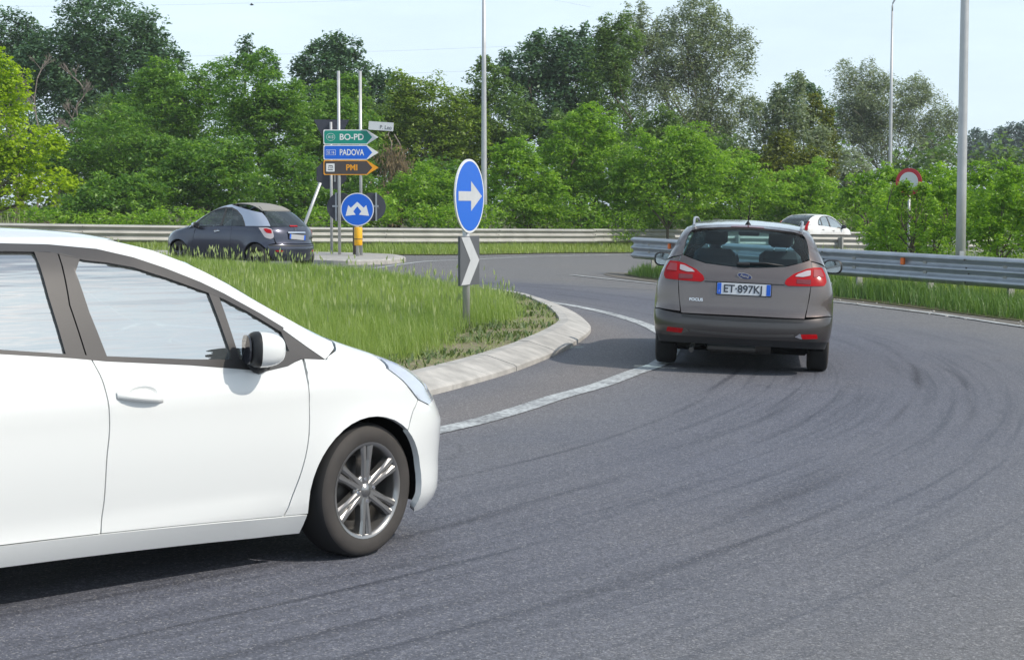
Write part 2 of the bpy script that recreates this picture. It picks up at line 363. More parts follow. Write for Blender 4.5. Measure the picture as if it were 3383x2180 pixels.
def paint_mat():
    m, n, l, p = new_mat('worn road paint'); p.inputs['Roughness'].default_value = .7
    tc = n.new('ShaderNodeTexCoord'); t = n.new('ShaderNodeTexNoise'); t.inputs['Scale'].default_value = 26; t.inputs['Detail'].default_value = 6
    t2 = n.new('ShaderNodeTexNoise'); t2.inputs['Scale'].default_value = 2.3; t2.inputs['Detail'].default_value = 4
    l.new(tc.outputs['Object'], t.inputs['Vector']); l.new(tc.outputs['Object'], t2.inputs['Vector'])
    a = n.new('ShaderNodeMath'); a.operation = 'MULTIPLY_ADD'; a.inputs[1].default_value = .6; l.new(t2.outputs['Fac'], a.inputs[0]); l.new(t.outputs['Fac'], a.inputs[2])
    r = n.new('ShaderNodeValToRGB'); e = r.color_ramp.elements; e[0].position = .66; e[0].color = (.50, .525, .53, 1); e[1].position = 1.0; e[1].color = (.15, .152, .16, 1)
    l.new(a.outputs[0], r.inputs[0]); l.new(r.outputs[0], p.inputs['Base Color']); return m
M['asphalt'] = asphalt_mat(); M['paint'] = paint_mat()
M['field'] = ground_mat('field grass', (.045, .075, .02), (.075, .105, .03), (.10, .085, .045))
M['verge'] = ground_mat('verge soil', (.085, .085, .040), (.06, .085, .025), (.17, .145, .105))
M['soil'] = ground_mat('island soil', (.22, .19, .13), (.17, .17, .085), (.32, .28, .22), 1.4, 16.)
M['litter'] = ground_mat('roadside grit', (.16, .15, .135), (.12, .115, .105), (.21, .195, .17), 2.2, 18.)

big = 1600
sheet('ground', [(-big, -big), (big, -big), (big, big), (-big, big)], -.06, M['field'])
sheet('road', [(-70, -40), (45, -40), (45, 92), (-70, 92)], 0, M['asphalt'])
VERGE = [(3.0, 45.4), (2.74, 44.0), (2.86, 42.6), (3.32, 41.06), (4.7, 37.5), (6.11, 33.96), (6.97, 30.59), (7.9, 27.2), (9.6, 22), (12, 15), (16, 6)]
VERGE_IN = [(45, 6), (45, 52), (20, 57), (12, 57.5), (6, 54), (3.6, 48)]
sheet('roadside_verge', [(x, y) for x, y in spline(VERGE, 1.)] + VERGE_IN, .018, M['verge'])
FAR = [(-70, 36), (-30, 44.5), (-14, 50.2), (-7.5, 53.8), (-4.5, 55.2), (-2.2, 56.3), (.2, 59.3), (2.0, 62.2), (4.2, 65.2), (9, 69), (16, 73.5), (28, 79), (45, 85)]
sheet('wooded_bank', [(x, y) for x, y in spline(FAR, 2.)] + [(600, 140), (600, 420), (-600, 420), (-600, 30)], .022, M['verge'])

# painted lines
LINE = [(-6.2, 4.2), (-3.6, 7.6), (-1.75, 10.7), (-.52, 12.91), (.02, 14.22), (.38, 15.31), (.8, 16.41), (1.21, 17.79), (1.61, 19.2), (1.95, 21.8), (1.95, 24.2), (1.75, 26.2), (1.38, 28.13), (.95, 29.6), (.54, 30.6), (-.19, 32.3), (-1.6, 34.9), (-4, 37.8)]
strip('lane_line', spline(LINE, .3), .19, .006, M['paint'])
EDGE = [(1.4, 42.6), (1.91, 41.4), (2.47, 40.3), (3.2, 38.9), (4.6, 35.7), (5.91, 32.59), (6.35, 31.15), (6.77, 29.72), (7.1, 28.21), (7.5, 26.15), (8.6, 21.5), (10.8, 14)]
strip('edge_line', spline(EDGE, .4), .15, .014, M['paint'])
FARL = [(-3.39, 44.2), (-2.97, 47.15), (-2.34, 50.41), (-1.19, 52.74), (.07, 55.75), (1.46, 58.34), (2.98, 61.13), (3.92, 63.0), (6.5, 66)]
strip('far_edge_line', spline(FARL, .5), .16, .006, M['paint'])
strip('grit_strip', spline([(x-.26, y-.1) for x, y in VERGE], .5), .50, .010, M['litter'])

# ---------------------------------------------------------------- roundabout island
KERB = [(-8.56, 2), (-5.3, 6), (-3.45, 9), (-2.41, 11), (-1.5, 13.2), (-.7, 15.24), (-.37, 16.25), (.02, 17.59), (.5, 19.78), (.8, 21.53), (1.03, 23.42), (1.03, 25.1), (.93, 27.03), (.67, 29.4), (.33, 31.05), (-.7, 33.2), (-2.5, 35.6), (-6, 38.2), (-12, 40), (-20, 39.5), (-27, 35), (-31, 25), (-31, 12), (-28, 2), (-20, -3), (-13, -2.2)]
KP = spline(KERB, .25, closed=True)
def inward(P):
    d = np.roll(P, -1, 0)-np.roll(P, 1, 0); d /= np.linalg.norm(d, axis=1)[:, None]; return np.stack([-d[:, 1], d[:, 0]], 1)
KN = inward(KP)
def ksec(k):          # kerb cross-section: (inset, height)
    return [(0, -.05), (0, .045), (.035, .065), (.30, .150), (.42, .155), (.43, .02)]
seglen = np.linalg.norm(np.roll(KP, -1, 0)-KP, axis=1); cum = np.concatenate([[0], np.cumsum(seglen)])
kerb = empty('kerb', (0, 0, 0)); tag(kerb, kind='structure')
nst = int(cum[-1]/1.0); KPx = np.vstack([KP, KP[:1]]); KNx = np.vstack([KN, KN[:1]])
rk = random.Random(3)
for s in range(nst):
    a, b = cum[-1]*s/nst + .002, cum[-1]*(s+1)/nst - .002
    q = np.linspace(a, b, 4); V = []; dz = rk.uniform(-.003, .003); di = rk.uniform(-.004, .004)
    for t in q:
        px, py = np.interp(t, cum, KPx[:, 0]), np.interp(t, cum, KPx[:, 1]); nx, ny = np.interp(t, cum, KNx[:, 0]), np.interp(t, cum, KNx[:, 1])
        for ins, h in ksec(0): V.append((px+nx*(ins+di), py+ny*(ins+di), gzf(px)+h+dz))
    m_ = len(ksec(0)); Fq = [(i*m_+j, i*m_+j+1, (i+1)*m_+j+1, (i+1)*m_+j) for i in range(3) for j in range(m_-1)]
    mb = MB(); mb.add(V, Fq); mb.f += [tuple(range(m_)), tuple(3*m_+j for j in range(m_))[::-1]]; mb.sm += [False, False]
    mb.build('kerb_stone', M['concrete'], kerb)
INNER = KP + KN*.40
def dist_in(P):       # distance inside the kerb's inner edge (negative outside)
    out = np.zeros(len(P)); Q = INNER[::2]; Q2 = np.roll(Q, -1, 0)
    for c in range(0, len(P), 4000):
        p = P[c:c+4000]; ab = Q2-Q; ap = p[:, None]-Q[None]
        t = np.clip((ap*ab).sum(2)/(ab*ab).sum(1), 0, 1); d = np.sqrt(((ap-t[..., None]*ab)**2).sum(2)).min(1)
        cr = ((Q[None, :, 1] > p[:, 1:2]) != (Q2[None, :, 1] > p[:, 1:2])) & (p[:, 0:1] < (Q2-Q)[None, :, 0]*(p[:, 1:2]-Q[None, :, 1])/((Q2-Q)[None, :, 1]+1e-12)+Q[None, :, 0])
        out[c:c+4000] = np.where(cr.sum(1) % 2 == 1, d, -d)
    return out
def island_z(P, d):
    x, y = P[:, 0], P[:, 1]; s = np.clip(d/4., 0, 1)
    f = np.clip((y-23)/11., 0, 1); return gz(x) + .115 + .075*s*s*(3-2*s) + .19*s*f*f*(3-2*f) + .02*np.sin(x*1.7+y*.6)*np.clip(d, 0, 1) + .012*np.sin(x*5.1-y*3.3)
bm = bmesh.new(); bm.faces.new([bm.verts.new((x, y, 0)) for x, y in (KP + KN*.425)[::3]])
for k in range(-32, 4): bmesh.ops.bisect_plane(bm, geom=bm.verts[:]+bm.edges[:]+bm.faces[:], plane_co=(k+.03, 0, 0), plane_no=(1, 0, 0), dist=1e-5)
for k in range(-3, 42): bmesh.ops.bisect_plane(bm, geom=bm.verts[:]+bm.edges[:]+bm.faces[:], plane_co=(0, k+.03, 0), plane_no=(0, 1, 0), dist=1e-5)
P2 = np.array([(v.co.x, v.co.y) for v in bm.verts]); zz = island_z(P2, dist_in(P2))
for v, z in zip(bm.verts, zz): v.co.z = z
bmesh.ops.triangulate(bm, faces=bm.faces[:]); me = bpy.data.meshes.new('island_soil'); bm.to_mesh(me); bm.free()
if sum(p.normal.z for p in me.polygons) < 0: me.flip_normals()
tag(link('island_soil', me, M['soil']), kind='structure')

# raised splitter island under the direction signs
ISL = spline([(-5.2, 46.6), (-4.2, 46.2), (-3.25, 47.6), (-2.95, 50.0), (-3.6, 52.6), (-5.3, 53.2), (-8.5, 52.2), (-12, 50.6), (-11, 48.6), (-8, 47.4)], .4, closed=True)
mb = MB(); n = len(ISL)
V = [(x, y, gzf(x)-.03) for x, y in ISL] + [(x, y, gzf(x)+.10) for x, y in ISL]; IN2 = ISL + inward(ISL)*.05
V += [(x, y, gzf(x)+.125) for x, y in IN2]; IN3 = ISL + inward(ISL)*.28; V += [(x, y, gzf(x)+.132) for x, y in IN3]
mb.add(V, [(r*n+i, r*n+(i+1) % n, (r+1)*n+(i+1) % n, (r+1)*n+i) for r in range(3) for i in range(n)])
tag(mb.build('island_kerb', M['concrete']), kind='structure')
sheet('island_pavement', [tuple(p) for p in IN3], .131, M['isle'])

# ---------------------------------------------------------------- guard rails
WAVE = [(0, 0), (.030, .012), (.078, .055), (.098, .085), (.055, .125), (.004, .165), (.004, .205), (.055, .245), (.098, .275), (.055, .305), (.004, .345), (.004, .385), (.055, .425), (.098, .455), (.070, .49), (.028, .512), (.0, .522)]
def guardrail(path, top, label, group, mat, flip=1, post_back=True, refl=(), spacing=2.25):
    root = empty('guard_rail', (path[0][0], path[0][1], 0)); tag(root, label, 'guard rail', group)
    P = spline(path, .3); d = np.gradient(P, axis=0); d /= np.linalg.norm(d, axis=1)[:, None]; N_ = np.stack([-d[:, 1], d[:, 0]], 1)*flip
    c = np.concatenate([[0], np.cumsum(np.linalg.norm(np.diff(P, axis=0), axis=1))]); Lr = c[-1]
    at = lambda t: (np.array([np.interp(t, c, P[:, 0]), np.interp(t, c, P[:, 1])]), np.array([np.interp(t, c, N_[:, 0]), np.interp(t, c, N_[:, 1])]))
    base = lambda x: -0.0205*max(-40, min(15, x))
    o = np.array(path[0]); npn = max(1, round(Lr/(2*spacing))); W = np.array(WAVE)
    rr = random.Random(len(label))
    for k in range(npn):
        a, b = Lr*k/npn - (.16 if k else 0), Lr*(k+1)/npn; q = np.linspace(a, b, 7); V = []; off = .004*(k % 2); dz = rr.uniform(-.012, .012)
        for t in q:
            p, nn = at(t)
            for w, h in W:
                e = p+nn*(w-.05+off)-o; V.append((e[0], e[1], base(p[0])+top-.522+h+dz))
        for t in q:
            p, nn = at(t)
            for w, h in W:
                e = p+nn*(w-.054+off)-o; V.append((e[0], e[1], base(p[0])+top-.522+h+dz))
        m_ = len(W); h_ = 7*m_; Fq = [(i*m_+j, i*m_+j+1, (i+1)*m_+j+1, (i+1)*m_+j) for i in range(6) for j in range(m_-1)]
        mb = MB(); mb.add(V, Fq + [tuple(x+h_ for x in f)[::-1] for f in Fq], True)
        mb.add([V[0], V[m_-1], V[h_+m_-1], V[h_]], [(0, 1, 2, 3)]); pn = mb.build('rail_panel', mat, root)
        if k:
            bb = MB(); p, nn = at(a+.1)
            for j in (2, 6, 9, 13):
                w, h = W[j]; e = p+nn*(w-.045+off)-o
                bb.tube([(e[0], e[1], base(p[0])+top-.522+h+dz), (e[0]+nn[0]*.016, e[1]+nn[1]*.016, base(p[0])+top-.522+h+dz)], .018, 6)
            bb.build('bolt', M['steel'], pn)['kind'] = 'stuff'
    t = .9
    pm = None
    while t < Lr:
        p, nn = at(t); e = p-nn*.17-o; ang = math.atan2(nn[1], nn[0])
        mb = MB(); Mz = Matrix.Rotation(ang, 3, 'Z')
        mb.box((e[0], e[1], base(p[0])+(top-.5)/2-.1+.22), (.12, .055, top+.2-.08), Mz)
        e2 = p-nn*.085-o; mb.box((e2[0], e2[1], base(p[0])+top-.27), (.10, .10, .36), Mz)
        mb.build('post', M['galv_rail'], root); t += spacing
    for t in refl:
        p, nn = at(t); e = p+nn*.012-o; Mz = Matrix.Rotation(math.atan2(nn[1], nn[0]), 3, 'Z')
        mb = MB(); mb.box((e[0], e[1], base(p[0])+top-.165), (.05, .10, .13), Mz, .012); mb.build('reflector', M['orange'], root)
    return root
FARR = [(-42, 42.5), (-32, 46), (-20, 50.6), (-11.5, 54), (-5.45, 58), (2.44, 66), (5.0, 69), (15.5, 76), (26, 80.5), (40, 85)]
guardrail(FARR, .79, 'long pale three-wave steel guard rail running along the foot of the trees', 'steel guard rails', M['galv_rail'], flip=-1, spacing=2.6)
NEAR = [(2.95, 44.3), (4.7, 39.7), (6.47, 35.5), (8.68, 30.5), (10.9, 25.2), (13.6, 18.6), (16.5, 11)]
_l = np.linalg.norm
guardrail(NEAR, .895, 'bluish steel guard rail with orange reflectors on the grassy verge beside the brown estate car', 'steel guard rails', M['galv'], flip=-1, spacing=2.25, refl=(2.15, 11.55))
guardrail([(5.2, 57.6), (9.6, 59), (12, 60), (17, 62), (26, 66)], .86, 'guard rail seen from behind in front of the distant white car', 'steel guard rails', M['galv_rail'], flip=1, spacing=1.25)

# ---------------------------------------------------------------- street lamps
def lamp_post(x, y, r0, r1, H_, arm, label):
    z = gzf(x); root = empty('street_lamp', (x, y, z)); tag(root, label, 'street lamp', 'tall steel street lamps')
    mb = MB(); mb.tube([(0, 0, -.3), (0, 0, 2.2), (0, 0, H_*.55), (0, 0, H_-1.0)], [r0, r0*.94, (r0+r1)/2, r1], 20); mb.build('pole', M['pole'], root)
    mb = MB(); ax, ay = arm; pts = [(0, 0, H_-1.02), (0, 0, H_-.75)] + [(ax*(1-math.cos(t)), ay*(1-math.cos(t)), H_-.75+.75*math.sin(t)) for t in np.linspace(.15, 1.57, 8)]
    mb.tube(pts, r1*.85, 12); mb.build('arm', M['pole'], root)
    e = Vector((ax, ay, 0)); Mz = Matrix.Rotation(math.atan2(ay, ax), 3, 'Z')
    mb = MB(); mb.box(Vector((ax, ay, H_+.02))+e.normalized()*.30, (.72, .26, .13), Mz, .05); hd = mb.build('lamp_head', M['galv'], root)
    mb = MB(); mb.box(Vector((ax, ay, H_-.055))+e.normalized()*.34, (.46, .20, .03), Mz, .01); mb.build('lens', M['lampwhite'], hd)
    mb = MB(); mb.box((0, -r0-.004, .75), (.09, .012, .36), None, .004); mb.build('hatch', M['pole'], root)
    return root
lamp_post(-1.03, 66.6, .115, .055, 11.5, (1.4, -.6), 'thin street lamp rising behind the far rail beside the blue arrow sign')
lamp_post(17.79, 85, .105, .045, 11.95, (1.5, -.4), 'slender street lamp with curved arm above the distant willows')
lamp_post(8.47, 34, .096, .058, 10.5, (-1.2, -1.2), 'thick near street lamp standing behind the bluish guard rail')

# overhead cables and the pylon they hang from
def pylon(x, y, label):
    z = gzf(x); root = empty('pylon', (x, y, z)); tag(root, label, 'pylon')
    mb = MB(); H_ = 16.0
    for sx in (-1, 1):
        for sy in (-1, 1): mb.tube([(sx*1.3, sy*1.3, -.3), (sx*.4, sy*.4, H_)], .07, 5)
    for k in range(12):
        a, b = k/12, (k+1)/12; wa, wb = 1.3-.9*a, 1.3-.9*b
        for sy in (-1, 1): mb.tube([(-wa, sy*wa, H_*a), (wb, sy*wb, H_*b)], .035, 4); mb.tube([(wa, sy*wa, H_*a), (-wb, sy*wb, H_*b)], .035, 4)
    mb.build('mast', M['galv'], root)
    for h in (11.0, 14.9):
        mb = MB()
        for s in (-1, 1):
            for sy in (-.45, .45): mb.tube([(s*.5, sy, h), (s*3.7, 0, h+.05)], .05, 5)
            mb.tube([(s*.5, 0, h+1.1), (s*3.7, 0, h+.08)], .05, 5)
            for q in (.3, .6): mb.tube([(s*(.5+2.5*q), 0, h), (s*(.5+2.5*q*.9), 0, h+1.1*(1-q))], .03, 4)
        mb.build('crossarm', M['galv'], root)
pylon(9.7, 142, 'lattice pylon arm poking out left of the tall grey green tree')
for (h0, h1, lab) in ((17.35, 17.5, 'upper thin power cable crossing the sky'), (13.35, 13.5, 'lower thin power cable crossing the sky above the signs'), (11.75, 11.7, 'lowest faint power cable crossing just over the tree gap')):
    mb = MB(); mb.tube([(-85+q*8.6, 142, h0+(h1-h0)*q/10 + .9*((q-5)/5)**2-.4) for q in range(0, 11)] + [(6.1, 142, h1-.5)], .006, 5); tag(mb.build('power_cable', M['galv']), lab, 'power cable', 'overhead cables')

# ---------------------------------------------------------------- traffic signs
def face(x, y, z, n):
    n = Vector((n[0], n[1], 0)).normalized(); Mx = Matrix.Identity(4); xa = Vector((-n.y, n.x, 0))
    for i in range(3): Mx[i][0] = xa[i]; Mx[i][1] = -n[i]; Mx[i][2] = (0, 0, 1)[i]
    Mx.translation = (x, y, z); return Mx
def circ(r, n=40, cx=0, cz=0, rz=None): return [(cx+r*math.cos(2*math.pi*k/n), cz+(rz or r)*math.sin(2*math.pi*k/n)) for k in range(n)]
def plate(poly, y, t, name, m, parent): mb = MB(); mb.prism(poly, t, Matrix.Translation((0, y, 0))); return mb.build(name, m, parent)
def text(body, size, x, z, y, m, parent, sx=1., name='lettering', bold=.0, rot=None, align='CENTER', width=None):
    cu = bpy.data.curves.new(name, 'FONT'); cu.body = body; cu.size = 1; cu.align_x = align; cu.align_y = 'CENTER'; cu.offset = bold/size; cu.extrude = .0008/size
    tmp = bpy.data.objects.new(name, cu); COL.objects.link(tmp); me = bpy.data.meshes.new_from_object(tmp.evaluated_get(bpy.context.evaluated_depsgraph_get()))
    bpy.data.objects.remove(tmp); bpy.data.curves.remove(cu); me.materials.clear(); o = link(name, me, m, parent)
    o.location = (x, y, z); o.rotation_euler = rot or (R(90), 0, 0); w_ = max(v.co.x for v in me.vertices)-min(v.co.x for v in me.vertices); o.scale = (width/w_ if width else sx*size, size, size); return o
def rrect(w, h, r, n=5, cx=0, cz=0):
    out = []
    for sx, sz, a0 in ((1, 1, 0), (-1, 1, 90), (-1, -1, 180), (1, -1, 270)):
        for k in range(n+1): a = R(a0+90*k/n); out.append((cx+sx*(w/2-r)+r*math.cos(a), cz+sz*(h/2-r)+r*math.sin(a)))
    return out
def post(h, r, parent, x=0, y=.04, z0=-.25, m='pole', name='post'): mb = MB(); mb.tube([(x, y, z0), (x, y, h)], r, 14); return mb.build(name, M[m], parent)

# pass-this-side disc with chevron board, on the big island
gi = .15
t = empty('arrow_sign', mat=face(-.516, 22.1, gi, (.93, -.37))); tag(t, 'big round blue sign with white right arrow above a chevron board on the grassy island', 'road sign')
post(1.95, .045, t, 0, .05)
d = plate(circ(.452), .0, .02, 'disc', M['signwhite'], t); 
for v in d.data.vertices: v.co.z += 1.59
f = plate(circ(.425), -.003, .003, 'face', M['signblue'], d)
for v in f.data.vertices: v.co.z += 1.59
a = plate([(x*.425, 1.59+z*.425) for x, z in ((-.85, -.135), (.06, -.135), (.06, -.43), (.87, 0), (.06, .43), (.06, .135), (-.85, .135))], -.006, .003, 'arrow', M['signpale'], d)
mb = MB(); mb.box((0, .028, 1.75), (.5, .03, .04)); mb.box((0, .028, 1.42), (.5, .03, .04)); mb.build('bracket', M['galv'], t)
b = plate([(-.30, .50), (.30, .50), (.30, 1.10), (-.30, 1.10)], 0, .03, 'chevron_board', M['signgrey'], t)
plate([(-.285+.6*x, .5+.6*z) for x, z in ((.02, .985), (.44, .985), (.955, .5), (.44, .015), (.02, .015), (.49, .5))], -.004, .003, 'chevron', M['signpale'], b)
for x, z, w, h in ((0, 1.095, .60, .012), (0, .505, .60, .012)): pass

# direction signs on two posts
t = empty('direction_sign', mat=face(-4.53, 50.5, gzf(-4.5)+.13, (.06, -1))); tag(t, 'stack of green, blue and brown arrow signs on two steel posts', 'road sign')
ZB = 1.64 - gzf(-4.5) - .13
post(5.12, .043, t, -.305, .05); post(5.12, .043, t, .298, .05)
zp = lambda yy: ZB + (477-yy)/4200*50.5
def arrow_panel(z, m, edge, words, sx, small, sm_kind):
    W_, H_ = 1.535, .412; x0 = -.735
    out = [(x0+.02, z-H_/2), (x0+W_*.785, z-H_/2), (x0+W_, z), (x0+W_*.785, z+H_/2), (x0+.02, z+H_/2), (x0, z+H_/2-.03), (x0, z-H_/2+.03)]
    pn = plate(out, 0, .025, 'arrow_panel', edge, t)
    e = .025; inn = [(x0+e+.03, z-H_/2+e), (x0+W_*.785-.005, z-H_/2+e), (x0+W_*.885, z), (x0+W_*.785-.005, z+H_/2-e), (x0+e+.03, z+H_/2-e), (x0+e, z+H_/2-e-.04), (x0+e, z-H_/2+e+.04)]
    plate(inn, -.003, .003, 'panel_face', m, pn)
    text(words, .235, x0+W_*.512, z-.005, -.006, edge if edge is M['signorange'] else M['signwhite'], pn, sx, bold=.0045)
    if sm_kind == 'oval':
        plate(circ(.122, 28, x0+.205, z, .105), -.0045, .0015, 'badge_ring', M['signwhite'], pn); plate(circ(.113, 28, x0+.205, z, .096), -.006, .0015, 'badge_field', m, pn)
    elif sm_kind == 'box':
        plate(rrect(.27, .15, .012, 3, x0+.205, z), -.0045, .0015, 'badge_ring', M['signwhite'], pn); plate(rrect(.252, .132, .01, 3, x0+.205, z), -.006, .0015, 'badge_field', m, pn)
    else:
        plate(rrect(.235, .225, .015, 3, x0+.19, z), -.0045, .0015, 'symbol', M['signwhite'], pn)
        for q in ([(.12, -.075), (.26, -.075), (.26, -.052), (.12, -.052)], [(.13, .045), (.16, .062), (.25, .062), (.262, .02), (.262, -.03), (.248, -.03), (.245, .04), (.135, .035)], [(.135, -.03), (.150, -.03), (.150, .02), (.135, .02)], [(.175, -.03), (.19, -.03), (.19, .02), (.175, .02)], [(.21, -.03), (.225, -.03), (.225, .02), (.21, .02)]):
            plate([(x0+a, z+b) for a, b in q], -.006, .0015, 'symbol_mark', M['ink'], pn)
    if small: text(small, .115, x0+.205, z-.003, -.0085, M['signwhite'], pn, .80, bold=.001)
arrow_panel(zp(321.5), M['signgreen'], M['signwhite'], 'BO-PD', .98, 'A13', 'oval')
arrow_panel(zp(357), M['signdir'], M['signwhite'], 'PADOVA', .72, 'SS 16', 'box')
arrow_panel(zp(392), M['signbrown'], M['signorange'], 'PMI', .92, '', 'symbol')
mb = MB()
for yy in (321.5, 357, 392):
    for x in (-.305, .298): mb.box((x, .06, zp(yy)+.1), (.13, .09, .03)); mb.box((x, .06, zp(yy)-.1), (.13, .09, .03))
mb.build('clamp', M['galv'], t)
# small white finger sign clamped higher on the second post
t = empty('finger_sign', mat=face(-3.92, 50.42, gzf(-4.0)+.13, (-.12, -1)) @ Matrix.Rotation(R(4), 4, 'Y')); tag(t, 'small white tilted name board clamped above the green arrow sign', 'road sign')
z0 = zp(295); pn = plate(rrect(.70, .235, .01, 2, .02, z0), 0, .03, 'board', M['signwhite'], t); text('P. Leo', .15, .16, z0-.03, -.004, M['ink'], pn, .9); mb = MB(); mb.box((-.30, .04, z0), (.05, .06, .2)); mb.build('clamp', M['galv'], t)

# round blue sign with two diverging arrows above a yellow marker, same kerbed island
t = empty('arrow_sign', mat=face(-4.255, 49.6, gzf(-4.2)+.13, (.02, -1))); tag(t, 'round blue sign with two diverging white arrows over a yellow marker post', 'road sign')
zr = lambda yy: 1.64-gzf(-4.2)-.13 + (477-yy)/4200*49.6
post(zr(470), .045, t, 0, .05, m='pole'); zc = zr(489)
d = plate(circ(.455, 40, 0, zc), 0, .02, 'disc', M['signwhite'], t); plate(circ(.43, 40, 0, zc), -.003, .003, 'face', M['signdir'], d)
half = [(-.02, .46), (-.40, .10), (-.56, .27), (-.73, -.40), (-.10, -.33), (-.25, -.12), (-.02, .17)]
for s in (1, -1): plate([(s*x*.44, zc+z*.44) for x, z in (half if s > 0 else half[::-1])], -.006, .003, 'arrow', M['signwhite'], d)
plate([(-.010, zc+.17*.44), (.010, zc+.17*.44), (.010, zc+.46*.44), (-.010, zc+.46*.44)], -.006, .003, 'arrow', M['signwhite'], d)
mb = MB(); mb.lathe([(.0, zr(530)), (.10, zr(530)), (.113, zr(532)), (.113, zr(557))], 24, 'Z', (.02, .05, 0)); mb.lathe([(.113, zr(559)), (.113, zr(571)), (.10, zr(573)), (0, zr(573))], 24, 'Z', (.02, .05, 0)); mk = mb.build('yellow_marker', M['yellow'], t)
mb = MB(); mb.lathe([(.108, zr(557)), (.108, zr(559))], 24, 'Z', (.02, .05, 0)); mb.build('marker_groove', M['ink'], mk)

# backs of the signs that face the other way
def sign_back(x, y, n, label, items, ph):
    t = empty('traffic_sign', mat=face(x, y, gzf(x)+.13, n)); tag(t, label, 'road sign', 'sign backs on the splitter island')
    post(ph, .04, t, 0, -.06)
    for poly, chan in items:
        p = plate(poly, 0, .018, 'sign_plate', M['signback'], t); mb = MB()
        for (cx, z0, z1) in chan: mb.box((cx, -.02, (z0+z1)/2), (.05, .04, z1-z0))
        mb.build('channel', M['galv'], p)
    return t
zq = lambda yy, Z, x: 1.64-gzf(x)-.13 + (477-yy)/4200*Z
Z1 = 51.6; x1 = (775-1195)/4200*Z1
tri = [(-.50, zq(281, Z1, x1)), (.52, zq(281, Z1, x1)), (.05, zq(281, Z1, x1)-.9), (-.04, zq(281, Z1, x1)-.9)]
oct_ = [(.0+.46*math.cos(R(22.5+45*k)), zq(407, Z1, x1)+.46*math.sin(R(22.5+45*k))) for k in range(8)]
sign_back(x1, Z1, (.0, -1), 'grey back of a triangle above an octagon on one post behind the arrow signs', [(tri, [(0, zq(300, Z1, x1), zq(287, Z1, x1))]), (oct_, [(.1, zq(425, Z1, x1), zq(390, Z1, x1))])], zq(287, Z1, x1))
Z2 = 50.9; x2 = (828-1195)/4200*Z2
t = empty('traffic_sign', mat=face(x2, Z2, gzf(x2)+.13, (.05, -1))); tag(t, 'two round grey sign backs on a crossbar behind the round blue sign', 'road sign', 'sign backs on the splitter island')
zc2 = zq(483, Z2, x2); post(zc2+.1, .05, t, 0, -.04, m='steel')
mb = MB(); mb.box((.03, -.02, zc2+.02), (1.3, .03, .05)); mb.build('crossbar', M['galv'], t)
for px in (797, 868):
    cx = (px-828)/4200*Z2; p = plate(circ(.40, 36, cx, zc2), 0, .018, 'sign_plate', M['signback'], t); mb = MB()
    xx = cx + (-.14 if px < 828 else .13); mb.box((xx, -.03, zc2), (.045, .04, .80)); mb.build('channel', M['galv'], p)
    mb = MB(); mb.box((cx+.17, -.003, zc2-.03), (.10, .004, .05)); mb.build('sticker', M['signgrey'], p)
# prohibition sign half lost in the shrubs
t = empty('traffic_sign', mat=face(9.12, 41.5, gzf(9.12), (-.55, -.84))); tag(t, 'round white sign with red rim half hidden by leaves beside the thin lamp', 'road sign')
zc = 1.64-gzf(9.12)+(477-425)/4200*41.5; post(zc+.1, .03, t, 0, .045)
d = plate(circ(.315, 36, 0, zc), 0, .015, 'disc', M['signred'], t); plate(circ(.225, 36, 0, zc), -.003, .003, 'face', M['signwhite'], d)
# leaning marker pole beside the small blue-grey car
t = empty('leaning_pole', (-5.72, 48.6, gzf(-5.7))); tag(t, 'slanted bare steel pole leaning beside the small dark car', 'pole')
mb = MB(); mb.tube([(-.29, 0, -.1), (.56, 0, 2.10)], .042, 12); mb.build('tube', M['pole'], t)
mb = MB(); mb.lathe([(0, 0), (.13, 0), (.12, .05), (.05, .07)], 14, 'Z', (-.27, 0, .10)); mb.build('base', M['concrete'], t)
# ---------------------------------------------------------------- car body surface
def pchip(xs, ys):
    xs = np.asarray(xs, float); ys = np.asarray(ys, float)
    h = np.diff(xs); d = np.diff(ys) / h
    m = np.zeros(len(xs)); m[0] = d[0]; m[-1] = d[-1]
    for i in range(1, len(xs) - 1):
        if d[i-1] * d[i] > 0:
            w1 = 2*h[i] + h[i-1]; w2 = h[i] + 2*h[i-1]
            m[i] = (w1 + w2) / (w1/d[i-1] + w2/d[i])
    def f(x):
        x = np.clip(np.asarray(x, float), xs[0], xs[-1])
        i = np.clip(np.searchsorted(xs, x, side='right') - 1, 0, len(xs) - 2)
        t = (x - xs[i]) / h[i]
        return ((1+2*t)*(1-t)**2*ys[i] + t*(1-t)**2*h[i]*m[i] + t*t*(3-2*t)*ys[i+1] + t*t*(t-1)*h[i]*m[i+1])
    return f

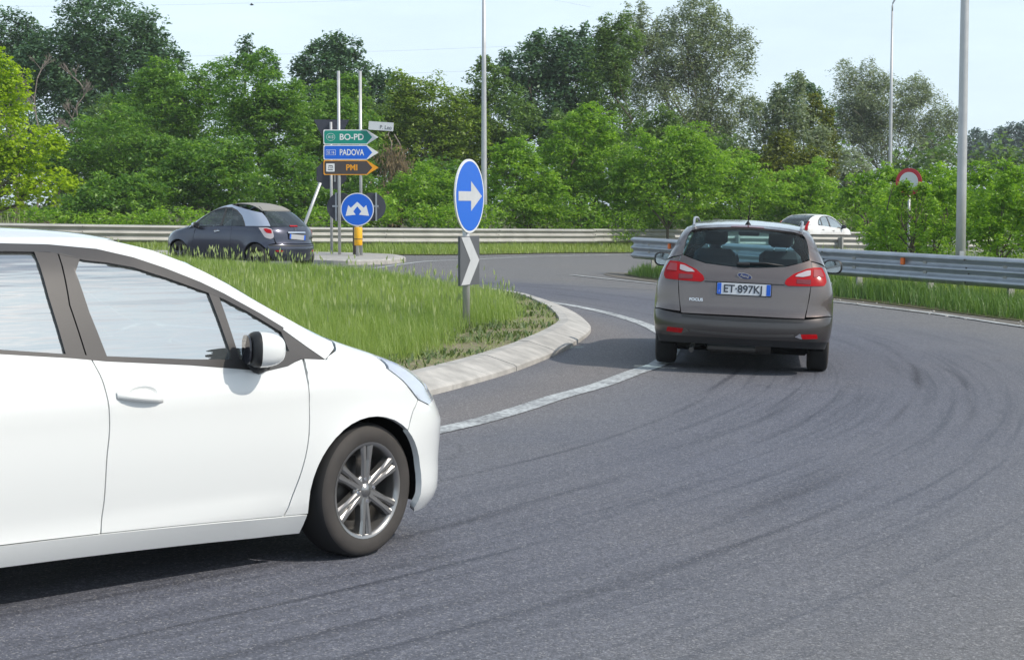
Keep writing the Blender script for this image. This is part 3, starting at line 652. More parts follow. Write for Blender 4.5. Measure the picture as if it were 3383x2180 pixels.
class Shape:
    """Closed car skin: at each height a plan loop with rounded nose and tail."""
    def __init__(s, L, width, front, rear, Df, Dr, pf, pr, bumps=()):
        s.L = L
        tab = lambda t: pchip([a[0] for a in t], [a[1] for a in t])
        s.Y, s.xf, rr, s.Df, s.Dr, s.pf, s.pr = map(tab, (width, front, rear, Df, Dr, pf, pr))
        s.xr = lambda z: L - rr(z)
        s.zmax = width[-1][0]; s.zmin = width[0][0]; s.bumps = bumps
    def uv(s, x, z):
        vf = np.clip((s.xf(z) + s.Df(z) - x) / s.Df(z), 0, None)
        vr = np.clip((x - s.xr(z) + s.Dr(z)) / s.Dr(z), 0, None)
        return vf, vr
    def bump(s, x, z):
        d = np.zeros(np.broadcast(x, z).shape)
        for b in s.bumps: d = d + b(x, z)
        return d
    def hw(s, x, z):
        vf, vr = s.uv(x, z); pf, pr = s.pf(z), s.pr(z)
        u = np.clip(1 - vf**pf, 0, 1)**(1/pf) * np.clip(1 - vr**pr, 0, 1)**(1/pr)
        return s.Y(z) * u + s.bump(x, z) * np.clip(u*3-1.5, 0, 1)
    def F(s, x, y, z):
        vf, vr = s.uv(x, z)
        f = (np.abs(y) / np.maximum(s.Y(z) + s.bump(x, z), 1e-4))**4 + vf**4 + vr**4 - 1
        pf, pr = s.pf(z), s.pr(z)
        p = np.where(vf > 0, pf, np.where(vr > 0, pr, 4.0))
        f = (np.abs(y) / np.maximum(s.Y(z) + s.bump(x, z), 1e-4))**p + vf**pf + vr**pr - 1
        return np.where(z > s.zmax, 1 + z - s.zmax, f)
    def normal(s, P):
        e = 2e-3; x, y, z = P.T
        g = np.stack([s.F(x+e, y, z) - s.F(x-e, y, z), s.F(x, y+e, z) - s.F(x, y-e, z), s.F(x, y, z+e) - s.F(x, y, z-e)], 1)
        return g / np.maximum(np.linalg.norm(g, axis=1), 1e-9)[:, None]
    # --- the three ways of drawing an outline on the skin
    def side(s, a, sgn):                       # a = (x, z)
        return np.stack([a[:, 0], sgn * s.hw(a[:, 0], a[:, 1]), a[:, 1]], 1)
    def arc(s, a, end):                        # a = (q, z), |q|<1 round the nose or tail, beyond along the flank
        q, z = a[:, 0], a[:, 1]; D, p = (s.Df(z), s.pf(z)) if end == 'F' else (s.Dr(z), s.pr(z))
        ph = np.clip(np.abs(q), 0, 1) * np.pi / 2; over = np.clip(np.abs(q) - 1, 0, None)
        u = np.sin(ph)**(2/p); v = np.cos(ph)**(2/p)
        x = (s.xf(z) + D*(1-v) + over) if end == 'F' else (s.xr(z) - D*(1-v) - over)
        y = np.sign(q) * (u * s.Y(z) + s.bump(x, z) * np.clip(u*3-1.5, 0, 1))
        return np.stack([x, y, z], 1)
    def q_of_x(s, x, z, end):                  # outline point given in side view
        D, p = (s.Df(z), s.pf(z)) if end == 'F' else (s.Dr(z), s.pr(z))
        d = (x - s.xf(z)) if end == 'F' else (s.xr(z) - x)
        v = np.clip(1 - d/D, 0, 1)
        return np.where(d < D, np.arccos(v**(p/2)) / (np.pi/2), 1 + d - D)
    def q_of_y(s, y, z, end):                  # outline point given in end view
        p = s.pf(z) if end == 'F' else s.pr(z)
        u = np.clip(np.abs(y) / s.Y(z), 0, .9999)
        return np.sign(y) * np.arcsin(u**(p/2)) / (np.pi/2)
    def top(s, a):                             # a = (x, y)
        x, y = a[:, 0], np.abs(a[:, 1])
        zs = np.linspace(s.zmax, .55, 240)
        hw = s.hw(x[None, :], zs[:, None])
        k = np.argmax(hw >= y[None, :] + 1e-9, axis=0); k = np.maximum(k, 1)
        lo, hi = zs[k], zs[k-1]
        for _ in range(25):
            m = (lo + hi)/2; ok = s.hw(x, m) >= y
            lo = np.where(ok, m, lo); hi = np.where(ok, hi, m)
        return np.stack([x, a[:, 1], lo], 1)

def arch_bump(cx, cz, r, amp, wid):
    def f(x, z):
        d = np.hypot(x-cx, z-cz) - r
        return amp*np.exp(-np.clip(d, 0, None)/wid) * np.clip((z-cz+.35)/.3, 0, 1)
    return f
def crease(z0, amp, wid, x0=.3, x1=9.):
    def f(x, z):
        return amp*np.exp(-((z-z0)/wid)**2) * np.clip((x-x0)/.4, 0, 1) * np.clip((x1-x)/.4, 0, 1)
    return f

def low_corner(x0, z0, amp):
    return lambda x, z: amp*np.clip((x0-x)/.25, 0, 1)*np.clip((z0-z)/.15, 0, 1)*np.clip((x-.05)/.2, 0, 1)
def shape_white():
    return Shape(3.962,
      [(.15,.77),(.20,.80),(.26,.822),(.33,.835),(.45,.853),(.60,.866),(.72,.869),(.82,.866),(.90,.856),(.96,.838),(1.0,.822),(1.1,.782),(1.2,.738),(1.3,.690),(1.37,.648),(1.41,.615),(1.445,.56),(1.478,.45),(1.498,.29),(1.507,0.0)],
      [(.15,.09),(.2,.045),(.28,.02),(.4,.005),(.5,.0),(.58,.005),(.65,.045),(.71,.10),(.76,.165),(.80,.23),(.84,.31),(.88,.42),(.91,.51),(.94,.61),(.97,.72),(1.0,.82),(1.03,.91),(1.1,1.05),(1.2,1.235),(1.3,1.41),(1.38,1.59),(1.43,1.74),(1.46,1.88),(1.485,2.03),(1.507,2.4)],
      [(.15,.14),(.2,.08),(.3,.03),(.5,.0),(.65,.02),(.8,.08),(.95,.14),(1.05,.2),(1.2,.33),(1.32,.46),(1.40,.6),(1.44,.75),(1.465,.95),(1.507,1.35)],
      [(.15,.6),(.3,.66),(.5,.72),(.7,.65),(.8,.5),(.9,.42),(1.0,.42),(1.1,.45),(1.507,.5)],
      [(.15,.5),(.7,.5),(1.0,.45),(1.507,.5)],
      [(.15,2.6),(.7,2.6),(.9,2.9),(1.0,3.4),(1.1,4.0),(1.507,4.0)],
      [(.15,3.0),(.8,3.0),(1.0,3.2),(1.507,3.6)],
      bumps=(arch_bump(.82,.31,.345,.022,.10), arch_bump(3.358,.31,.345,.022,.10), crease(.275,.014,.045,1.1,3.1), crease(.80,.006,.05,.6,3.6), low_corner(.78, .40, .025)))
def shape_wagon():
    L = 4.556
    return Shape(L,
      [(0.160,.80),(0.220,.84),(0.300,.87),(0.420,.898),(0.550,.910),(0.680,.911),(0.800,.903),(0.900,.885),(0.980,.862),(1.033,.838),(1.111,.805),(1.222,.755),(1.333,.700),(1.411,.655),(1.455,.615),(1.488,.55),(1.513,.44),(1.527,.28),(1.535,0.0)],
      [(0.160,.12),(0.220,.06),(0.300,.02),(0.450,.0),(0.600,.02),(0.700,.07),(0.780,.16),(0.850,.36),(0.910,.62),(0.960,.88),(1.000,1.08),(1.044,1.2),(1.111,1.32),(1.222,1.53),(1.333,1.76),(1.422,2.0),(1.466,2.18),(1.500,2.38),(1.522,2.65),(1.535,3.0)],
      [(0.160,.16),(0.220,.10),(0.300,.04),(0.420,.0),(0.500,.0),(0.560,.012),(0.600,.035),(0.640,.055),(0.750,.075),(0.860,.09),(0.950,.115),(1.022,.15),(1.111,.205),(1.222,.285),(1.333,.37),(1.400,.415),(1.428,.45),(1.450,.53),(1.472,.70),(1.495,1.0),(1.516,1.35),(1.535,1.8)],
      [(0.160,.6),(0.700,.6),(0.900,.5),(1.000,.5),(1.535,.5)],
      [(0.160,.42),(0.550,.42),(0.800,.38),(1.000,.34),(1.222,.34),(1.535,.4)],
      [(0.160,2.6),(0.700,2.6),(0.900,2.9),(1.000,3.4),(1.111,4.0),(1.535,4.0)],
      [(0.160,3.0),(0.600,3.0),(0.800,3.2),(1.000,3.4),(1.333,3.2),(1.535,3.2)],
      bumps=(arch_bump(.92,.316,.345,.012,.10), arch_bump(L-.988,.316,.345,.012,.10), crease(.86,.012,.035,.9,L-.2), crease(.27,.012,.05,1.3,L-1.4)))

def shape_small():
    L = 3.546
    return Shape(L,
      [(.17,.70),(.24,.74),(.32,.77),(.45,.80),(.58,.813),(.70,.813),(.80,.800),(.88,.775),(.93,.745),(.98,.720),(1.08,.678),(1.2,.625),(1.3,.575),(1.38,.52),(1.43,.45),(1.46,.36),(1.48,.22),(1.488,0.0)],
      [(.17,.10),(.24,.05),(.35,.0),(.5,.0),(.62,.03),(.7,.09),(.77,.19),(.82,.32),(.86,.48),(.90,.64),(.94,.76),(.97,.83),(1.05,.95),(1.2,1.19),(1.32,1.42),(1.40,1.63),(1.45,1.85),(1.475,2.05),(1.488,2.35)],
      [(.17,.12),(.25,.06),(.35,.0),(.52,.0),(.57,.03),(.62,.06),(.75,.08),(.88,.12),(.94,.16),(1.0,.22),(1.1,.33),(1.2,.45),(1.28,.56),(1.34,.66),(1.40,.79),(1.44,.91),(1.47,1.05),(1.488,1.3)],
      [(.17,.6),(.6,.65),(.85,.5),(1.0,.45),(1.488,.5)],
      [(.17,.55),(.6,.6),(.9,.5),(1.1,.45),(1.488,.5)],
      [(.17,2.4),(.7,2.4),(.9,2.6),(1.0,3.2),(1.488,3.6)],
      [(.17,2.5),(.7,2.6),(.9,2.8),(1.1,3.0),(1.488,3.2)],
      bumps=(arch_bump(.70,.29,.325,.02,.08), arch_bump(3.0,.29,.325,.02,.08), crease(.88,.010,.03,.8,L-.5)))
# ---------------------------------------------------------------- cars: panels cut from the skin
def densify(p, h=.05):
    out = []; p = [np.array(a, float) for a in p]
    for a, b in zip(p, p[1:]+p[:1]):
        n = max(1, int(np.linalg.norm(b-a)/h))
        for k in range(n): out.append(a+(b-a)*k/n)
    return np.array(out)
def shrink(p, d):
    p = np.array(p, float); e = np.roll(p, -1, 0)-p; ln = np.linalg.norm(e, axis=1); p = p[ln > 1e-6]
    e = np.roll(p, -1, 0)-p; e /= np.linalg.norm(e, axis=1)[:, None]
    area = .5*np.sum(p[:, 0]*np.roll(p[:, 1], -1)-np.roll(p[:, 0], -1)*p[:, 1]); s = 1 if area > 0 else -1
    n = np.stack([-e[:, 1], e[:, 0]], 1)*s; n0 = np.roll(n, 1, 0); k = 1+(n*n0).sum(1)
    return p + (n+n0)/np.maximum(k, .35)[:, None]*d
def fillet(p, r, n=5):
    p = [np.array(a, float) for a in p]; out = []
    for i in range(len(p)):
        a, b, c = p[i-1], p[i], p[(i+1) % len(p)]; u, v = a-b, c-b; lu, lv = np.linalg.norm(u), np.linalg.norm(v)
        rr = min(r, lu*.45, lv*.45)
        if rr < 1e-4 or np.dot(u, v)/(lu*lv) < -.985: out.append(b); continue
        s, e = b+u/lu*rr, b+v/lv*rr
        for k in range(n+1): t = k/n; out.append(s*(1-t)**2+b*2*t*(1-t)+e*t*t)
    return np.array(out)
def arcp(cx, cz, r, a0, a1, n=16): return [(cx+r*math.cos(R(a0+(a1-a0)*k/n)), cz+r*math.sin(R(a0+(a1-a0)*k/n))) for k in range(n+1)]
def sample_line(pts, xs): f = pchip([p[0] for p in pts], [p[1] for p in pts]); return [(float(x), float(f(x))) for x in xs]

class Car:
    def __init__(s, name, label, cat, shape, mat, group=None):
        s.sh = shape; s.xc = shape.L/2; s.root = empty(name, mat=mat); tag(s.root, label, cat, group)
    def loc(s, P): P = np.asarray(P, float); return np.stack([s.xc-P[:, 0], P[:, 1], P[:, 2]], 1)
    def q(s, pts, end, h=.04, open_=False):         # side-view outline -> arc coordinates
        p = densify(pts, h)
        if open_:
            k = int(np.argmin(np.linalg.norm(p-np.array(pts[-1], float), axis=1)[::-1])); p = p[:len(p)-k]
        return np.stack([s.sh.q_of_x(p[:, 0], p[:, 1], end), p[:, 1]], 1)
    def qy(s, pts, end): p = np.array(pts, float); return np.stack([s.sh.q_of_y(p[:, 0], p[:, 1], end), p[:, 1]], 1)
    def panel(s, name, poly, view, m, sgn=1, inset=0., h=.045, rim=.014, parent=None, gap=0., round_=0.):
        poly = np.array(poly, float)
        if gap: poly = shrink(poly, gap)
        if round_: poly = fillet(poly, round_)
        keep = np.linalg.norm(np.roll(poly, -1, 0)-poly, axis=1) > 1e-5; poly = poly[keep]
        bm = bmesh.new(); bm.faces.new([bm.verts.new((a, b, 0)) for a, b in poly])
        for ax in (0, 1):
            lo, hi = poly[:, ax].min(), poly[:, ax].max(); n = max(1, int((hi-lo)/h))
            no = (1, 0, 0) if ax == 0 else (0, 1, 0)
            for k in range(1, n):
                c = lo+(hi-lo)*k/n; bmesh.ops.bisect_plane(bm, geom=bm.verts[:]+bm.edges[:]+bm.faces[:], plane_co=(c if ax == 0 else 0, c if ax == 1 else 0, 0), plane_no=no, dist=1e-6)
        bmesh.ops.remove_doubles(bm, verts=bm.verts[:], dist=1e-6)
        bmesh.ops.triangulate(bm, faces=[f for f in bm.faces if len(f.verts) > 4])
        bm.verts.index_update(); a = np.array([(v.co.x, v.co.y) for v in bm.verts])
        if view == 'S': P = s.sh.side(a, sgn)
        elif view in 'FR': a[:, 0] *= sgn; P = s.sh.arc(a, view)
        else: P = s.sh.top(a)
        N = s.sh.normal(P)
        if view == 'S': N[:, 1] = np.where(np.abs(P[:, 1]) < 1e-3, sgn, N[:, 1])
        P = P - N*inset; I = P - N*rim
        fc = [[v.index for v in f.verts] for f in bm.faces]; be = [e for e in bm.edges if len(e.link_faces) == 1]
        bnd = [(e.verts[0].index, e.verts[1].index) for e in be]; bm.free()
        nv = len(P); V = list(P); F_ = []
        f0 = fc[0]; 
        for f in fc: F_.append(f)
        # orientation: outward
        s_ = 0
        for f in fc[:60]:
            p0, p1, p2 = P[f[0]], P[f[1]], P[f[2]]; s_ += np.dot(np.cross(p1-p0, p2-p0), N[f[0]])
        if s_ < 0: F_ = [f[::-1] for f in F_]
        if rim:
            b_ids = sorted({i for e in bnd for i in e}); top = {i: nv+k for k, i in enumerate(b_ids)}; bot = {i: nv+len(b_ids)+k for k, i in enumerate(b_ids)}
            V += [P[i] for i in b_ids] + [I[i] for i in b_ids]
            for i, j in bnd: F_.append([top[i], top[j], bot[j], bot[i]])
        V = s.loc(np.array(V))
        if True: F_ = [f[::-1] for f in F_]         # x is mirrored by loc
        me = bpy.data.meshes.new(name); me.from_pydata([tuple(v) for v in V], [], F_); me.update(); me.polygons.foreach_set('use_smooth', [True]*len(F_))
        return link(name, me, m, parent or s.root)
    def both(s, *a, **k): return [s.panel(*a, sgn=g, **k) for g in (1, -1)]
    def side_of(s, yz, end):
        yz = np.array(yz, float); P = s.sh.arc(np.stack([s.sh.q_of_y(yz[:, 0], yz[:, 1], end), yz[:, 1]], 1), end); return np.stack([P[:, 0], P[:, 2]], 1)
    def edge(s, u, zs, end):                        # side-view curve of constant relative half-width
        z = np.array(zs, float); D, p = (s.sh.Df(z), s.sh.pf(z)) if end == 'F' else (s.sh.Dr(z), s.sh.pr(z))
        v = (1-u**p)**(1/p); x = s.sh.xf(z)+D*(1-v) if end == 'F' else s.sh.xr(z)-D*(1-v)
        return [(float(a), float(b)) for a, b in zip(x, z)]
    def solid(s, mb, name, m, parent=None): return link(name, mb.mesh(name), m, parent or s.root)
    def L(s, x, y, z): return Vector((s.xc-x, y, z))

def wheel(car, x, y, z, rt, rr, wd, spokes, steer=0., style='twin', alloy='alloy'):
    sg = 1 if y > 0 else -1
    w = empty('wheel', parent=car.root); w.location = car.L(x, y, z); w.rotation_euler = (0, 0, R(steer))
    o = sg*wd/2; 
    prof = [(rr-.012, -.9*o), (rr+.004, -o), (rt-.035, -o*1.04), (rt-.010, -o*.90), (rt, -o*.62), (rt, o*.62), (rt-.010, o*.90), (rt-.035, o*1.04), (rr+.004, o), (rr-.012, o*.9)]
    mb = MB(); mb.lathe(prof, 56, 'Y'); ty = mb.mesh('tyre'); ty.materials.append(M['rubber']); ty.materials.append(M['tread'])
    for p in ty.polygons:
        c = p.center; 
        if math.hypot(c.x, c.z) > rt-.006: p.material_index = 1
    link('tyre', ty, None, w)
    mb = MB(); mb.lathe([(rr-.004, o*.97), (rr-.020, o*.93), (rr-.026, o*.70), (rr-.032, -o*.5), (rr-.028, -o*.9)], 48, 'Y')
    yf = o*.74
    if style == 'twin':
        for k in range(spokes):
            for s2 in (-1, 1):
                a0 = 2*math.pi*k/spokes + R(90); ai, ao = a0+s2*R(14), a0+s2*R(6.4); d0, d1 = .030, rr-.018
                p0, p1, pm = (math.cos(ai)*d0, math.sin(ai)*d0), (math.cos(ao)*d1, math.sin(ao)*d1), (math.cos(a0+s2*R(7.0))*rr*.62, math.sin(a0+s2*R(7.0))*rr*.62)
                vs = []
                for (px, pz), hw, yy in ((p0, .020, yf), (pm, .0145, yf+o*.07), (p1, .0205, yf+o*.10)):
                    t = (-math.sin(a0), math.cos(a0))
                    for q, dy in ((-1, 0), (-.45, .010*sg), (.45, .010*sg), (1, 0), (1, -.035*sg), (-1, -.035*sg)): vs.append((px+t[0]*hw*q, yy+dy, pz+t[1]*hw*q))
                mb.add(vs, [(i*6+j, i*6+(j+1) % 6, (i+1)*6+(j+1) % 6, (i+1)*6+j) for i in range(2) for j in range(6)])
    else:
        for k in range(spokes):
            a0 = 2*math.pi*k/spokes + R(90); t = (-math.sin(a0), math.cos(a0)); vs = []
            for d, hw, yy in ((.03, .03, yf), (rr*.6, .024, yf+o*.05), (rr-.018, .034, yf+o*.08)):
                px, pz = math.cos(a0)*d, math.sin(a0)*d
                for q, dy in ((-1, 0), (-.5, .01*sg), (.5, .01*sg), (1, 0), (1, -.035*sg), (-1, -.035*sg)): vs.append((px+t[0]*hw*q, yy+dy, pz+t[1]*hw*q))
            mb.add(vs, [(i*6+j, i*6+(j+1) % 6, (i+1)*6+(j+1) % 6, (i+1)*6+j) for i in range(2) for j in range(6)])
    mb.lathe([(.0, yf-.02*sg), (.074, yf-.02*sg), (.076, yf), (.066, yf+.006*sg), (.034, yf+.004*sg), (.031, yf+.014*sg), (0, yf+.017*sg)], 24, 'Y')
    link('rim', mb.mesh('rim'), M[alloy], w)
    mb = MB()
    for k in range(4):
        a = R(90*k+8); mb.tube([(math.cos(a)*.052, yf-.01*sg, math.sin(a)*.052), (math.cos(a)*.052, yf+.013*sg, math.sin(a)*.052)], .0095, 6)
    link('lug_bolt', mb.mesh('lug_bolt'), M['chrome'], w)
    mb = MB(); mb.lathe([(0, o*.05), (rr*.66, o*.05), (rr*.66, -o*.10), (0, -o*.1)], 32, 'Y'); mb.lathe([(rr-.03, -o*.35), (0, -o*.35)], 32, 'Y')
    link('brake_disc', mb.mesh('brake_disc'), M['steel'], w)
    mb = MB(); mb.box((-.13, o*.1, .085), (.10, abs(o)*.5, .13), Matrix.Rotation(R(35), 3, 'Y'), .02); link('caliper', mb.mesh('caliper'), M['steel'], w)
    return w
def well(car, x, z, r, ysg, y1):
    mb = MB(); n = 28; vs = []
    for j in (0, 1):
        for k in range(n+1):
            a = R(-14+208*k/n); px, pz = x+r*math.cos(a), z+r*math.sin(a)
            yy = max(.5, float(car.sh.hw(np.array([px]), np.array([max(pz, .26)]))[0])-.03) if j == 0 else y1
            vs.append(car.L(px, ysg*yy, pz))
    mb.add(vs, [(k, k+1, n+2+k, n+1+k) for k in range(n)], True); mb.f.append(tuple(range(n+1, 2*n+2))); mb.sm.append(False)
    car.solid(mb, 'wheel_arch_liner', M['well'])
def mirror(car, x, y, z, m_cap, size=(.10, .20, .15), arm=None, glassm='mirrorglass', yaw=8):
    """door mirror: cap to the front, dark shell and glass to the rear"""
    sg = 1 if y > 0 else -1; lx, ly, lz = size; n, k = 20, 12
    def blob(front):
        vs = []; fs = []
        for i in range(k+1):
            t = (i/k)*math.pi/2
            for j in range(n):
                a = 2*math.pi*j/n; e = .72
                cy = math.copysign(abs(math.cos(a))**e, math.cos(a)); cz = math.copysign(abs(math.sin(a))**e, math.sin(a)); rr = math.sin(t)**.62
                vs.append(((math.cos(t) if front else -math.cos(t)*.45)*lx, cy*ly/2*rr*sg, (cz*lz/2*rr)))
        fs = [(i*n+j, i*n+(j+1) % n, (i+1)*n+(j+1) % n, (i+1)*n+j) for i in range(k) for j in range(n)]
        return vs, fs
    c = car.L(x, y, z); Mz = Matrix.Rotation(R(yaw*sg), 4, 'Z')
    mb = MB(); v, f = blob(True); mb.add([c + Mz @ Vector(p) for p in v], f, True); cap = car.solid(mb, 'mirror_cap', m_cap)
    mb = MB(); v, f = blob(False); mb.add([c + Mz @ Vector(p) for p in v], f, True); car.solid(mb, 'mirror_shell', M['black'], cap)
    gl = [Vector((-lx*.47, (math.copysign(abs(math.cos(a))**.7, math.cos(a)))*ly*.42, math.copysign(abs(math.sin(a))**.7, math.sin(a))*lz*.40)) for a in np.linspace(0, 2*math.pi, 24, endpoint=False)]
    mb = MB(); mb.add([c + Mz @ p for p in gl] + [c + Mz @ (p+Vector((.008, 0, 0))) for p in gl], [tuple(range(24)), tuple(range(47, 23, -1))] + [(i, (i+1) % 24, 24+(i+1) % 24, 24+i) for i in range(24)]); car.solid(mb, 'mirror_glass', M[glassm], cap)
    if arm is not None:
        a = car.L(*arm); b = c + Vector((lx*.15, -sg*ly*.30, -lz*.40)); mb = MB()
        mb.tube([a, a*.5+b*.5-Vector((0, 0, .012)), b], [.042, .036, .03], 10); car.solid(mb, 'mirror_arm', M['black'], cap)
    return cap
def seat(car, x, y, z, m='seat', headrest=True, w=.48):
    mb = MB(); mb.box(car.L(x, y, z+.06), (.50, w, .14), Matrix.Rotation(R(-6), 3, 'Y'), .05)
    mb.box(car.L(x+.32, y, z+.36), (.15, w-.02, .62), Matrix.Rotation(R(-16), 3, 'Y'), .06); s_ = car.solid(mb, 'seat', M[m])
    if headrest:
        mb = MB(); mb.box(car.L(x+.43, y, z+.80), (.10, .27, .19), Matrix.Rotation(R(-12), 3, 'Y'), .04); car.solid(mb, 'headrest', M[m], s_)
        mb = MB()
        for d in (-.07, .07): mb.tube([car.L(x+.41, y+d, z+.60), car.L(x+.425, y+d, z+.74)], .007, 6)
        car.solid(mb, 'headrest_rod', M['chrome'], s_)
    return s_
def interior(car, xd, yb, zf, zb, xs, rear_x=None, dx=.36):
    mb = MB(); mb.box(car.L((xd+car.sh.L-.6)/2, 0, zf), (car.sh.L-.9-xd, 1.3, .05)); car.solid(mb, 'floor_pan', M['well'])
    mb = MB(); mb.box(car.L(xd, 0, zb-.10), (.42, 1.28, .20), None, .06); mb.box(car.L(xd+.22, .34, zb-.02), (.18, .34, .10), None, .04); d = car.solid(mb, 'dashboard', M['dash'])
    mb = MB(); c = car.L(xd+.42, .36, zb-.02); Ry = Matrix.Rotation(R(-62), 4, 'Y')
    ring = [c + Ry @ Vector((math.cos(t)*.18, math.sin(t)*.18, 0)) for t in np.linspace(0, 2*math.pi, 25)]
    mb.tube(ring, .014, 8, False); mb.tube([ring[0], ring[12]], .012, 6); mb.tube([c, c+Vector((.2, 0, -.06))], .03, 8); car.solid(mb, 'steering_wheel', M['black'], d)
    for y in (dx, -dx): seat(car, xs, y, zf+.22)
    if rear_x:
        mb = MB(); mb.box(car.L(rear_x, 0, zf+.28), (.50, 1.24, .16), None, .05); mb.box(car.L(rear_x+.30, 0, zf+.50), (.14, 1.24, .50), Matrix.Rotation(R(-18), 3, 'Y'), .05); rs = car.solid(mb, 'rear_seat', M['seat'])
def car_pose(heading, cx, cy, roll=0., dz=0., z=None, scale=1.):
    """heading: degrees from +y towards +x; centre of the car on the road, tilted with the road's cross-fall"""
    a = R(heading); up = Vector((.0205, 0, 1)).normalized(); f = Vector((math.sin(a), math.cos(a), 0)); f = (f-up*f.dot(up)).normalized(); l = up.cross(f)
    if roll: up, l = up*math.cos(R(roll))-l*math.sin(R(roll)), l*math.cos(R(roll))+up*math.sin(R(roll))
    Mx = Matrix.Identity(4)
    for i in range(3): Mx[i][0] = f[i]*scale; Mx[i][1] = l[i]*scale; Mx[i][2] = up[i]*scale
    Mx.translation = (cx, cy, (gzf(cx) if z is None else z)+dz); return Mx

